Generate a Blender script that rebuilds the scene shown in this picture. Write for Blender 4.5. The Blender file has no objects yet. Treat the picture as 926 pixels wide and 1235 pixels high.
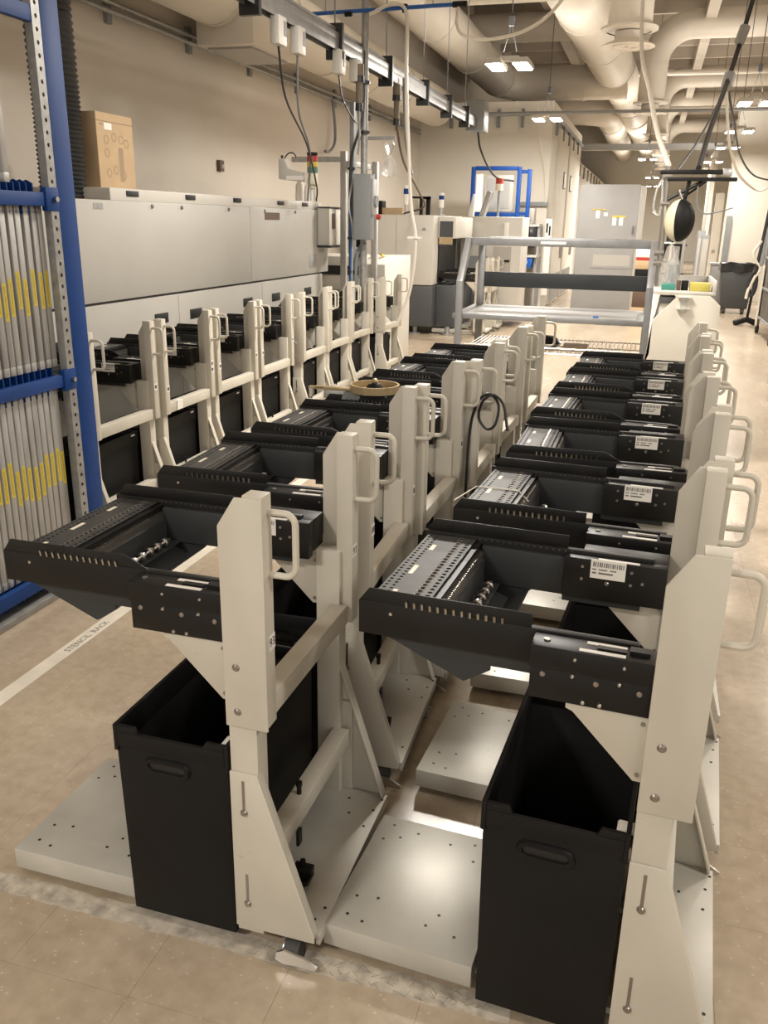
import bpy, bmesh, math, random
from mathutils import Vector, Matrix
random.seed(7)
scene = bpy.context.scene
C = scene.collection

# ------------------------------------------------------------------ camera, world, lights, exposure
FPX = 1037.27
cam_d = bpy.data.cameras.new('camera')
cam = bpy.data.objects.new('camera', cam_d); C.objects.link(cam)
cam_d.sensor_fit = 'VERTICAL'; cam_d.sensor_height = 24.0; cam_d.lens = 24.0 * FPX / 1235.0
cam_d.clip_start = 0.05; cam_d.clip_end = 200
cR = Vector((0.95854448, 0.28448834, 0.01608938)); cU = Vector((-0.10562618, 0.30231577, 0.94733747)); cF = Vector((-0.26464239, 0.90976456, -0.31983253))
m = Matrix((cR, cU, -cF)).transposed().to_4x4(); m.translation = (0, 0, 1.6)
cam.matrix_world = m
scene.camera = cam

world = bpy.data.worlds.new('world'); scene.world = world; world.use_nodes = True
world.node_tree.nodes['Background'].inputs[0].default_value = (1.0, 0.95, 0.88, 1)
world.node_tree.nodes['Background'].inputs[1].default_value = 0.5

def area(name, loc, sx, sy, power, color=(1.0, 0.945, 0.87), spread=None):
    d = bpy.data.lights.new(name, 'AREA'); d.shape = 'RECTANGLE'; d.size = sx; d.size_y = sy
    d.energy = power; d.color = color
    if spread: d.spread = spread
    o = bpy.data.objects.new(name, d); C.objects.link(o); o.location = loc
    return o
# the hall's hanging lamps: rows along the room, those out of view as light alone, without fixtures
LAMP_Z = 3.22
LAMPS = [(-1.63, 10.05), (-1.78, 15.0), (1.14, 13.5), (1.26, 17.3), (1.33, 20.7), (1.3, 25.0), (1.3, 29.0), (-.3, 24.0), (-.2, 33.0), (-.2, 40.0)]  # the last two are added to brighten the far corridor
LAMPS_OUT = [(-1.0, 5.5), (2.3, 9.4), (2.3, 5.2), (2.3, 1.0), (5.0, 7.0), (5.0, 14.0), (-2.2, -1.5)]
for i, (lx, ly) in enumerate(LAMPS + LAMPS_OUT):
    pw = 66 if (lx, ly) in LAMPS else 34
    if ly > 30: pw = 150
    if ly in (17.3, 20.7): pw = 40
    if (lx, ly) == (-1.0, 5.5): pw = 72
    if (lx, ly) == (-2.2, -1.5): pw = 55  # unseen fill added behind the camera
    area('lamp_light', (lx, ly, LAMP_Z - 0.07), 0.55, 0.34, pw)
    up = area('ceiling_fill', (lx, ly, LAMP_Z + 0.09), 0.9, 0.6, {0: 34, 1: 15, 10: 34, 8: 40, 9: 40}.get(i, 20)); up.rotation_euler = (math.pi, 0, 0)  # upward fill added to brighten the ceiling, not a part of the lamps
scene.view_settings.view_transform = 'Standard'
scene.view_settings.look = 'None'
scene.view_settings.gamma = 1.0
scene.view_settings.use_curve_mapping = False
scene.view_settings.exposure = 1.0

# ------------------------------------------------------------------ materials
MATS = {}
def mat(name, col, rough=0.5, metal=0.0, var=0.0, vscale=8.0, bump=0.0, bscale=60.0, spec=0.5, emit=0.0, alpha=1.0, trans=0.0, stretch=None, coat=0.0, scuff=0.0):
    if name in MATS: return MATS[name]
    mt = bpy.data.materials.new(name); mt.use_nodes = True
    nt = mt.node_tree; b = nt.nodes['Principled BSDF']
    b.inputs['Base Color'].default_value = (*col, 1); b.inputs['Roughness'].default_value = rough
    b.inputs['Metallic'].default_value = metal; b.inputs['Specular IOR Level'].default_value = spec
    b.inputs['Coat Weight'].default_value = coat
    if emit > 0:
        b.inputs['Emission Color'].default_value = (1, 0.93, 0.82, 1) if col[0] > .7 else (*col, 1)
        b.inputs['Emission Strength'].default_value = emit
    if alpha < 1: b.inputs['Alpha'].default_value = alpha
    if trans > 0: b.inputs['Transmission Weight'].default_value = trans
    if var > 0 or bump > 0:
        geo = nt.nodes.new('ShaderNodeNewGeometry'); src = geo.outputs['Position']
        if stretch:
            mp = nt.nodes.new('ShaderNodeMapping'); mp.inputs['Scale'].default_value = stretch
            nt.links.new(src, mp.inputs['Vector']); src = mp.outputs['Vector']
    if var > 0:
        n = nt.nodes.new('ShaderNodeTexNoise'); n.inputs['Scale'].default_value = vscale; n.inputs['Detail'].default_value = 6
        nt.links.new(src, n.inputs['Vector'])
        r = nt.nodes.new('ShaderNodeValToRGB')
        r.color_ramp.elements[0].position = 0.3; r.color_ramp.elements[1].position = 0.7
        r.color_ramp.elements[0].color = (*[max(0, c * (1 - var)) for c in col], 1)
        r.color_ramp.elements[1].color = (*[min(1, c * (1 + var * 0.6)) for c in col], 1)
        nt.links.new(n.outputs['Fac'], r.inputs['Fac']); nt.links.new(r.outputs['Color'], b.inputs['Base Color'])
    if scuff > 0:
        n5 = nt.nodes.new('ShaderNodeTexNoise'); n5.inputs['Scale'].default_value = 26; n5.inputs['Detail'].default_value = 9; n5.inputs['Roughness'].default_value = .7
        mp5 = nt.nodes.new('ShaderNodeMapping'); mp5.inputs['Scale'].default_value = (.5, .5, 1.6); nt.links.new(geo.outputs['Position'], mp5.inputs['Vector']); nt.links.new(mp5.outputs['Vector'], n5.inputs['Vector'])
        r5 = nt.nodes.new('ShaderNodeValToRGB'); r5.color_ramp.elements[0].position = .67; r5.color_ramp.elements[1].position = .73
        r5.color_ramp.elements[0].color = (1, 1, 1, 1); r5.color_ramp.elements[1].color = (1 - scuff, 1 - scuff, 1 - scuff, 1)
        nt.links.new(n5.outputs['Fac'], r5.inputs['Fac'])
        mm5 = nt.nodes.new('ShaderNodeMix'); mm5.data_type = 'RGBA'; mm5.blend_type = 'MULTIPLY'; mm5.inputs['Factor'].default_value = 1
        nt.links.new(r.outputs['Color'], mm5.inputs['A']); nt.links.new(r5.outputs['Color'], mm5.inputs['B']); nt.links.new(mm5.outputs['Result'], b.inputs['Base Color'])
    if bump > 0:
        n2 = nt.nodes.new('ShaderNodeTexNoise'); n2.inputs['Scale'].default_value = bscale
        nt.links.new(src, n2.inputs['Vector'])
        bp = nt.nodes.new('ShaderNodeBump'); bp.inputs['Strength'].default_value = bump; bp.inputs['Distance'].default_value = 0.002
        nt.links.new(n2.outputs['Fac'], bp.inputs['Height']); nt.links.new(bp.outputs['Normal'], b.inputs['Normal'])
    MATS[name] = mt
    return mt

def floor_mat():
    mt = bpy.data.materials.new('vinyl_floor'); mt.use_nodes = True
    nt = mt.node_tree; N = nt.nodes; L = nt.links; b = N['Principled BSDF']
    geo = N.new('ShaderNodeNewGeometry')
    n = N.new('ShaderNodeTexNoise'); n.inputs['Scale'].default_value = 1.3; n.inputs['Detail'].default_value = 7; n.inputs['Roughness'].default_value = .62
    st_ = N.new('ShaderNodeMapping'); st_.inputs['Scale'].default_value = (1.6, .55, 1); L.new(geo.outputs['Position'], st_.inputs['Vector']); L.new(st_.outputs['Vector'], n.inputs['Vector'])
    r = N.new('ShaderNodeValToRGB'); r.color_ramp.elements[0].position = .25; r.color_ramp.elements[1].position = .78
    r.color_ramp.elements[0].color = (.40, .318, .222, 1); r.color_ramp.elements[1].color = (.53, .438, .332, 1)
    L.new(n.outputs['Fac'], r.inputs['Fac'])
    # pale chips in the vinyl
    v = N.new('ShaderNodeTexVoronoi'); v.inputs['Scale'].default_value = 34; v.feature = 'F1'
    mp = N.new('ShaderNodeMapping'); mp.inputs['Scale'].default_value = (1, 1.6, 1); mp.inputs['Rotation'].default_value = (0, 0, .5)
    L.new(geo.outputs['Position'], mp.inputs['Vector']); L.new(mp.outputs['Vector'], v.inputs['Vector'])
    vr = N.new('ShaderNodeValToRGB'); vr.color_ramp.elements[0].position = .05; vr.color_ramp.elements[1].position = .17
    vr.color_ramp.elements[0].color = (1, 1, 1, 1); vr.color_ramp.elements[1].color = (0, 0, 0, 1)
    L.new(v.outputs['Distance'], vr.inputs['Fac'])
    mx = N.new('ShaderNodeMix'); mx.data_type = 'RGBA'; mx.inputs['B'].default_value = (.72, .64, .53, 1)
    sc = N.new('ShaderNodeMath'); sc.operation = 'MULTIPLY'; sc.inputs[1].default_value = .55
    L.new(vr.outputs['Color'], sc.inputs[0]); L.new(sc.outputs[0], mx.inputs['Factor']); L.new(r.outputs['Color'], mx.inputs['A'])
    # scuffs
    n3 = N.new('ShaderNodeTexNoise'); n3.inputs['Scale'].default_value = 22; n3.inputs['Detail'].default_value = 5
    L.new(geo.outputs['Position'], n3.inputs['Vector'])
    r3 = N.new('ShaderNodeValToRGB'); r3.color_ramp.elements[0].position = .3; r3.color_ramp.elements[1].position = .6
    r3.color_ramp.elements[0].color = (.86, .85, .83, 1); r3.color_ramp.elements[1].color = (1, 1, 1, 1)
    L.new(n3.outputs['Fac'], r3.inputs['Fac'])
    mul = N.new('ShaderNodeMix'); mul.data_type = 'RGBA'; mul.blend_type = 'MULTIPLY'; mul.inputs['Factor'].default_value = 1
    L.new(mx.outputs['Result'], mul.inputs['A']); L.new(r3.outputs['Color'], mul.inputs['B'])
    L.new(mul.outputs['Result'], b.inputs['Base Color'])
    rr = N.new('ShaderNodeMapRange'); rr.inputs['To Min'].default_value = .17; rr.inputs['To Max'].default_value = .34
    L.new(n.outputs['Fac'], rr.inputs['Value']); L.new(rr.outputs['Result'], b.inputs['Roughness'])
    bp = N.new('ShaderNodeBump'); bp.inputs['Strength'].default_value = .06; bp.inputs['Distance'].default_value = .002
    n4 = N.new('ShaderNodeTexNoise'); n4.inputs['Scale'].default_value = 14
    L.new(geo.outputs['Position'], n4.inputs['Vector']); L.new(n4.outputs['Fac'], bp.inputs['Height']); L.new(bp.outputs['Normal'], b.inputs['Normal'])
    return mt
FLOOR = floor_mat()
BEIGE = mat('beige_paint', (.585, .545, .46), .48, scuff=.4, var=.07, vscale=5, bump=.05, bscale=350)
BEIGE2 = mat('base_plate_paint', (.56, .535, .47), .42, metal=.2, scuff=.35, var=.14, vscale=5, bump=.04, bscale=200)
BLACK = mat('black_metal', (.010, .0092, .0085), .42, spec=.3, var=.35, vscale=10)
BLACKP = mat('black_plastic', (.007, .0066, .0064), .55, spec=.25, var=.25, vscale=6, bump=.12, bscale=500)
DGREY = mat('dark_grey_paint', (.036, .038, .039), .5, spec=.35, var=.12, vscale=6)
TABLE = mat('table_metal', (.055, .053, .05), .5, spec=.3, var=.35, vscale=14)
STEEL = mat('bright_steel', (.62, .60, .57), .28, metal=1.0)
BOLT = mat('bolt_steel', (.34, .31, .28), .35, metal=.9)
RUBBER = mat('rubber', (.03, .028, .026), .6)
WHITE = mat('white_label', (.82, .79, .73), .5)
PRINT = mat('label_print', (.035, .033, .03), .6)
GPRINT = mat('label_print_grey', (.18, .17, .16), .6)
CREAM = mat('cream_tape', (.80, .74, .60), .5)
BLUE = mat('blue_paint', (.005, .046, .21), .55, spec=.25, var=.12, vscale=4, bump=.05, bscale=200)
GALV = mat('galvanised', (.36, .355, .34), .5, metal=.5, var=.2, vscale=25)
ALU = mat('aluminium', (.47, .46, .44), .5, metal=.5, var=.2, vscale=18, stretch=(1, 1, .2))
ALUB = mat('aluminium_bright', (.50, .50, .495), .42, metal=.6, var=.1, vscale=9)
YELLOW = mat('yellow_label', (.66, .52, .06), .5, var=.15, vscale=120)
MACH = mat('machine_grey', (.41, .39, .35), .45, var=.04, vscale=2, bump=.03, bscale=150)
MACH2 = mat('machine_light', (.55, .525, .475), .42, var=.04, vscale=2)
MDARK = mat('machine_slate', (.07, .074, .078), .45, var=.06, vscale=3)
WALL = mat('wall_paint', (.60, .545, .47), .7, var=.05, vscale=1.2, bump=.05, bscale=80)
WALLW = mat('wall_white', (.70, .66, .58), .7, var=.03, vscale=1.2)
DUCT = mat('duct_paint', (.70, .64, .55), .5, var=.05, vscale=2)
DECK = mat('ceiling_deck', (.52, .46, .385), .8, var=.12, vscale=1.5)
CARD = mat('cardboard', (.50, .36, .215), .75, var=.06, vscale=9, bump=.06, bscale=120)
CARDP = mat('cardboard_print', (.33, .245, .16), .8)
HOSE = mat('black_hose', (.022, .022, .021), .5)
CABLE = mat('black_cable', (.018, .018, .018), .45)
GCABLE = mat('grey_cable', (.20, .21, .22), .5)
WHOSE = mat('white_hose', (.72, .67, .58), .45)
BLUEP = mat('blue_pipe', (.015, .10, .36), .4)
BOXG = mat('grey_enclosure', (.235, .245, .25), .45, var=.05, vscale=5)
CABG = mat('grey_cabinet', (.31, .305, .295), .5, var=.05, vscale=3)
REDP = mat('red_plastic', (.42, .03, .02), .4)
YELP = mat('amber_plastic', (.62, .48, .07), .4)
GRNP = mat('green_plastic', (.06, .20, .16), .4)
CLEAR = mat('clear_plastic', (.80, .80, .78), .15, trans=.75, alpha=.55)
GLASS = mat('dark_glass', (.07, .075, .08), .12)
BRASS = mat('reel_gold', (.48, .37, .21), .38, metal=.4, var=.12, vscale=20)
TRASH = mat('trash_grey', (.045, .046, .046), .5, var=.1, vscale=6)
BAG = mat('bag_film', (.012, .012, .012), .25)
TAPE = mat('floor_tape', (.74, .68, .57), .45, var=.12, vscale=12)
OLDTAPE = mat('worn_floor_tape', (.50, .445, .365), .6, var=.4, vscale=30, scuff=.5)
SCREEN = mat('dark_screen', (.012, .012, .013), .2)
BROWN = mat('brown_card', (.10, .06, .04), .6)
BLUEB = mat('blue_bin', (.01, .10, .42), .4)
LENS = mat('lamp_lens', (.95, .93, .88), .4, emit=22)
CART = mat('cart_steel', (.27, .27, .268), .42, metal=.45, var=.12, vscale=12)
CONN = mat('connector_brown', (.17, .14, .10), .5)
SEAM = mat('seam_black', (.01, .01, .01), .5)

# ------------------------------------------------------------------ mesh helpers
class MB:
    def __init__(s): s.v = []; s.f = []
    def box(s, x0, x1, y0, y1, z0, z1):
        n = len(s.v)
        s.v += [(x0, y0, z0), (x1, y0, z0), (x1, y1, z0), (x0, y1, z0), (x0, y0, z1), (x1, y0, z1), (x1, y1, z1), (x0, y1, z1)]
        s.f += [tuple(n + i for i in q) for q in ((0, 3, 2, 1), (4, 5, 6, 7), (0, 1, 5, 4), (1, 2, 6, 5), (2, 3, 7, 6), (3, 0, 4, 7))]
        return s
    def prism(s, pts, ax, a0, a1):
        """2D outline extruded along ax: ax=0 -> pts (y,z); 1 -> (x,z); 2 -> (x,y)"""
        n = len(s.v); k = len(pts)
        def mk(p, a): return (a, p[0], p[1]) if ax == 0 else ((p[0], a, p[1]) if ax == 1 else (p[0], p[1], a))
        s.v += [mk(p, a0) for p in pts] + [mk(p, a1) for p in pts]
        s.f.append(tuple(n + i for i in range(k))); s.f.append(tuple(n + k + i for i in reversed(range(k))))
        for i in range(k):
            j = (i + 1) % k; s.f.append((n + i, n + k + i, n + k + j, n + j))
        return s
    def tube(s, pts, r, n=8, cap=True, radii=None):
        pts = [Vector(p) for p in pts]; base = len(s.v); up = None
        for i, p in enumerate(pts):
            t = (pts[min(i + 1, len(pts) - 1)] - pts[max(i - 1, 0)]).normalized()
            if up is None:
                up = Vector((0, 0, 1)) if abs(t.z) < .9 else Vector((1, 0, 0))
            a = t.cross(up)
            if a.length < 1e-5: a = t.cross(Vector((0, 1, 0)))
            a.normalize(); b2 = a.cross(t); up = b2
            rr = radii[i] if radii else r
            for k in range(n):
                an = 2 * math.pi * k / n
                s.v.append(tuple(p + (a * math.cos(an) + b2 * math.sin(an)) * rr))
        for i in range(len(pts) - 1):
            for k in range(n):
                q = base + i * n; k2 = (k + 1) % n
                s.f.append((q + k, q + k2, q + n + k2, q + n + k))
        if cap:
            s.f.append(tuple(base + k for k in reversed(range(n))))
            e = base + (len(pts) - 1) * n; s.f.append(tuple(e + k for k in range(n)))
        return s
    def cyl(s, p0, p1, r0, r1=None, n=12): return s.tube([p0, p1], r0, n, True, [r0, r0 if r1 is None else r1])
    def lathe(s, prof, c=(0, 0, 0), n=24, ax=2):
        base = len(s.v); k = len(prof)
        for i in range(n):
            a = 2 * math.pi * i / n; ca, sa = math.cos(a), math.sin(a)
            for (r, h) in prof:
                p = (r * ca, r * sa, h) if ax == 2 else ((h, r * ca, r * sa) if ax == 0 else (r * sa, h, r * ca))
                s.v.append((c[0] + p[0], c[1] + p[1], c[2] + p[2]))
        for i in range(n):
            j = (i + 1) % n
            for q in range(k - 1):
                s.f.append((base + i * k + q, base + j * k + q, base + j * k + q + 1, base + i * k + q + 1))
        return s
    def perf(s, x0, x1, y0, y1, z, nx, ny, r):
        """sheet with a grid of octagonal holes"""
        dx = (x1 - x0) / nx; dy = (y1 - y0) / ny
        for i in range(nx):
            for j in range(ny):
                cx = x0 + (i + .5) * dx; cy = y0 + (j + .5) * dy; b = len(s.v)
                hx, hy = dx / 2, dy / 2
                outer = [(hx, 0), (hx, hy), (0, hy), (-hx, hy), (-hx, 0), (-hx, -hy), (0, -hy), (hx, -hy)]
                for (a, c2) in outer: s.v.append((cx + a, cy + c2, z))
                for k in range(8):
                    an = k * math.pi / 4; s.v.append((cx + r * math.cos(an), cy + r * math.sin(an), z))
                for k in range(8):
                    an = k * math.pi / 4; s.v.append((cx + r * math.cos(an), cy + r * math.sin(an), z - .004))
                for k in range(8):
                    k2 = (k + 1) % 8
                    s.f.append((b + k, b + k2, b + 8 + k2, b + 8 + k)); s.f.append((b + 8 + k, b + 8 + k2, b + 16 + k2, b + 16 + k))
        return s
    def mesh(s, name, bevel=0.0, segs=2, fix=True):
        me = bpy.data.meshes.new(name); me.from_pydata(s.v, [], s.f)
        bm = bmesh.new(); bm.from_mesh(me)
        if fix: bmesh.ops.recalc_face_normals(bm, faces=bm.faces)
        if bevel > 0:
            ed = [e for e in bm.edges if len(e.link_faces) == 2 and e.calc_face_angle(0) > .5]
            bmesh.ops.bevel(bm, geom=ed, offset=bevel, segments=segs, profile=.5, affect='EDGES', clamp_overlap=True)
        for f in bm.faces: f.smooth = True
        for e in bm.edges: e.smooth = len(e.link_faces) == 2 and e.calc_face_angle(0) < .62
        bm.to_mesh(me); bm.free()
        return me
    def build(s, name, material, parent=None, bevel=0.0, segs=2, fix=True, loc=None):
        me = s.mesh(name, bevel, segs, fix); me.materials.append(material)
        o = bpy.data.objects.new(name, me); C.objects.link(o)
        if parent: o.parent = parent
        if loc: o.location = loc
        return o
CH = {}
def kids(o): return [c for c in C.objects if c.parent == o]
def put(name, me, parent=None, loc=(0, 0, 0), rz=0):
    o = bpy.data.objects.new(name, me); C.objects.link(o); o.parent = parent; o.location = loc; o.rotation_euler = (0, 0, rz); return o
def tag(o, label, cat, group=None):
    o['label'] = label; o['category'] = cat
    if group: o['group'] = group
    return o
def thing(name, label, cat, loc=(0, 0, 0), rz=0, group=None):
    o = bpy.data.objects.new(name, None); C.objects.link(o); o.empty_display_size = .1
    o.location = loc; o.rotation_euler = (0, 0, math.radians(rz))
    return tag(o, label, cat, group)
def stuff(o): o['kind'] = 'stuff'; return o
def struct(o): o['kind'] = 'structure'; return o
def copy_tree(root, loc, rz, skip=()):
    tree = [root]; m2 = {}
    r = root.copy(); C.objects.link(r); r.location = loc; r.rotation_euler = (0, 0, math.radians(rz))
    def rec(o, p):
        for ch in list(o.children):
            if ch.name.split('.')[0] in skip: continue
            c = ch.copy(); C.objects.link(c); c.parent = p; rec(ch, c)
    rec(root, r)
    return r
def text_mesh(txt, size, ext=0.0003, mt=None):
    cu = bpy.data.curves.new('lettering', 'FONT'); cu.body = txt; cu.size = size; cu.extrude = ext; cu.align_x = 'CENTER'; cu.align_y = 'CENTER'
    cu.resolution_u = 2
    o = bpy.data.objects.new('lettering', cu); C.objects.link(o)
    bpy.context.view_layer.update()
    me = bpy.data.meshes.new_from_object(o.evaluated_get(bpy.context.evaluated_depsgraph_get()))
    bpy.data.objects.remove(o); bpy.data.curves.remove(cu)
    me.materials.clear(); me.materials.append(mt or PRINT)
    return me
def bez(p0, p1, p2, p3, n=14):
    out = []
    for i in range(n + 1):
        t = i / n; a = (1 - t) ** 3; b = 3 * (1 - t) ** 2 * t; c = 3 * (1 - t) * t * t; d = t ** 3
        out.append(tuple(a * p0[k] + b * p1[k] + c * p2[k] + d * p3[k] for k in range(3)))
    return out
def chain(pts, n=6):
    """smooth path through points (Catmull-Rom)"""
    P = [Vector(p) for p in pts]; P = [P[0] * 2 - P[1]] + P + [P[-1] * 2 - P[-2]]; out = []
    for i in range(1, len(P) - 2):
        for k in range(n):
            t = k / n
            out.append(tuple(.5 * ((2 * P[i]) + (-P[i - 1] + P[i + 1]) * t + (2 * P[i - 1] - 5 * P[i] + 4 * P[i + 1] - P[i + 2]) * t * t + (-P[i - 1] + 3 * P[i] - 3 * P[i + 1] + P[i + 2]) * t ** 3)))
    out.append(tuple(P[-2])); return out
def rrect_path(x0, x1, z0, z1, r, y, n=5):
    """handle: from (x0,z1) out to x1, down, back to (x0,z0)"""
    p = [(x0, y, z1)]
    for i in range(n + 1):
        a = math.pi / 2 * (1 - i / n); p.append((x1 - r + r * math.cos(a), y, z1 - r + r * math.sin(a)))
    for i in range(n + 1):
        a = -math.pi / 2 * i / n; p.append((x1 - r + r * math.cos(a), y, z0 + r + r * math.sin(a)))
    p.append((x0, y, z0)); return p

# ------------------------------------------------------------------ the hall
T = .3048
fl = struct(MB().box(-8, 9, -6, 60, -.10, -.004).build('floor', FLOOR))
# far and side floor around the tiled field in view, the same vinyl, level with the tiles
TX0, TX1, TY0, TY1 = -9 * T, 7 * T, 1 * T, 20 * T
far = MB(); far.box(-8, TX0, -6, 60, -.004, 0); far.box(TX1, 9, -6, 60, -.004, 0); far.box(TX0, TX1, TY1, 60, -.004, 0); far.box(TX0, TX1, -6, TY0, -.004, 0)
far.build('vinyl_sheet', FLOOR, fl)
tile_me = MB().box(.0003, T - .0003, .0003, T - .0003, -.004, 0).mesh('tile'); tile_me.materials.append(FLOOR)
for i in range(-9, 7):
    for j in range(1, 20):
        put('tile', tile_me, fl, (i * T, j * T, 0))
XL = -4.5; YB = 17.5; XC = -1.97; PT = 3.75
struct(MB().box(XL - .2, XL, -6, 60, 0, 6.6).build('wall_left', WALL))
struct(MB().box(XL, XC, YB, YB + .15, 0, PT).build('wall_back', WALLW))
struct(MB().box(XC - .15, XC, YB + .15, 24.3, 0, PT).build('wall_partition', WALLW))
wl = struct(MB().box(XC - .5, XC - .35, 24.3, 46, 0, 3.4).build('wall_corridor', WALLW))
struct(MB().box(-8, 9, 46, 46.2, 0, 6.6).build('wall_far', WALLW))
struct(MB().box(8.8, 9, -6, 46, 0, 6.6).build('wall_right', WALLW))
ce = struct(MB().box(-8, 9, -6, 60, 6.4, 6.6).build('ceiling', DECK))
for k in range(18):
    y = 9 + k * 1.9
    MB().box(-4.5, 8.8, y, y + .12, 6.05, 6.4).build('joist', DECK, ce)
for x in (-2.6, .6, 3.4): MB().box(x, x + .22, -5, 57, 5.75, 6.05).build('beam', DECK, ce)
for (x0, x1, y, z, w) in ((-3.5, -.95, 13.5, 4.55, .05), (-2.8, 2.0, 16.0, 5.2, .07), (-2.6, 8.5, 24, 5.1, .06), (-2.6, 8.5, 30, 5.0, .06)):
    MB().cyl((x0, y, z), (x1, y, z), w, n=10).build('sprinkler_pipe', DUCT, ce)
# column and wall at the right of the aisle
cl = struct(MB().box(1.575, 2.55, 22.0, 22.6, 0, 4.1).build('wall_column', WALLW))
struct(MB().box(1.42, 1.52, 27.2, 29, 0, 3.6).build('wall_aisle', WALLW))
# grey doors in the partition
for k, (y0, y1) in enumerate(((18.6, 20.6), (21.0, 23.2))):
    d = struct(MB().box(XC, XC + .04, y0, y1, .02, 3.4).build('door_%d' % (k + 1), WALLW))
    MB().box(XC + .04, XC + .055, y0 + 1.2 if k == 0 else y0 + .3, y0 + 1.6 if k == 0 else y0 + .8, 2.32, 2.66).build('door_window', SEAM, d)
    MB().box(XC + .055, XC + .06, y0 + 1.32 if k == 0 else y0 + .36, y0 + 1.56 if k == 0 else y0 + .74, 2.35, 2.63).build('window_pane', CREAM, d)
    MB().box(XC + .04, XC + .09, y0 + 1.5, y0 + 1.65, .9, 1.25).build('door_handle', BOLT, d)
    MB().box(XC + .04, XC + .05, y0 + .05, y1 - .05, .05, .6).build('kick_plate', GALV, d)

# floor tapes
tp = MB().box(-.032, .032, 0, 3.3, 0, .0012)
t = tag(tp.build('floor_tape', TAPE, loc=(-2.01, 2.0, 0)), 'white floor tape line along the aisle reading STENCIL RACK', 'tape')
o = put('lettering', text_mesh('STENCIL  RACK', .040, mt=GPRINT), t, (.004, .66, .0014), math.radians(90))
n_ = 40; jag = [(-.84 + i * .0345, -.026 + random.uniform(-.004, .004)) for i in range(n_)] + [(-.84 + i * .0345, .03 + random.uniform(-.004, .004)) for i in reversed(range(n_))]
wt = tag(MB().prism(jag, 2, 0, .001).build('worn_tape', OLDTAPE, loc=(-.62, 1.424, 0)), 'scratched dirty off-white floor tape in front of the base plates', 'tape')
sk = MB()
for i in range(70):
    x = random.uniform(-.1, .45); y = random.uniform(-.022, .026); l = random.uniform(.01, .03); an = random.choice((.7, -.7, 1.2, -.4)) + random.uniform(-.3, .3)
    dx, dy = l * math.cos(an), min(.02, l * math.sin(an)); nx, ny = -math.sin(an) * .0006, math.cos(an) * .0006
    y0_ = max(-.024, min(.028, y)); y1_ = max(-.024, min(.028, y + dy))
    sk.v += [(x - nx, y0_ - ny, .0012), (x + nx, y0_ + ny, .0012), (x + dx + nx, y1_ + ny, .0012), (x + dx - nx, y1_ - ny, .0012)]; q = len(sk.v) - 4; sk.f.append((q, q + 1, q + 2, q + 3))
stuff(sk.build('scratches', mat('scratch_brown', (.24, .205, .165), .7), wt))
tag(MB().box(-.03, .03, 0, .9, 0, .001).build('short_tape', TAPE, loc=(-1.98, 1.05, 0)), 'worn white floor tape strip nearest the left picture edge', 'tape')

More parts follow.
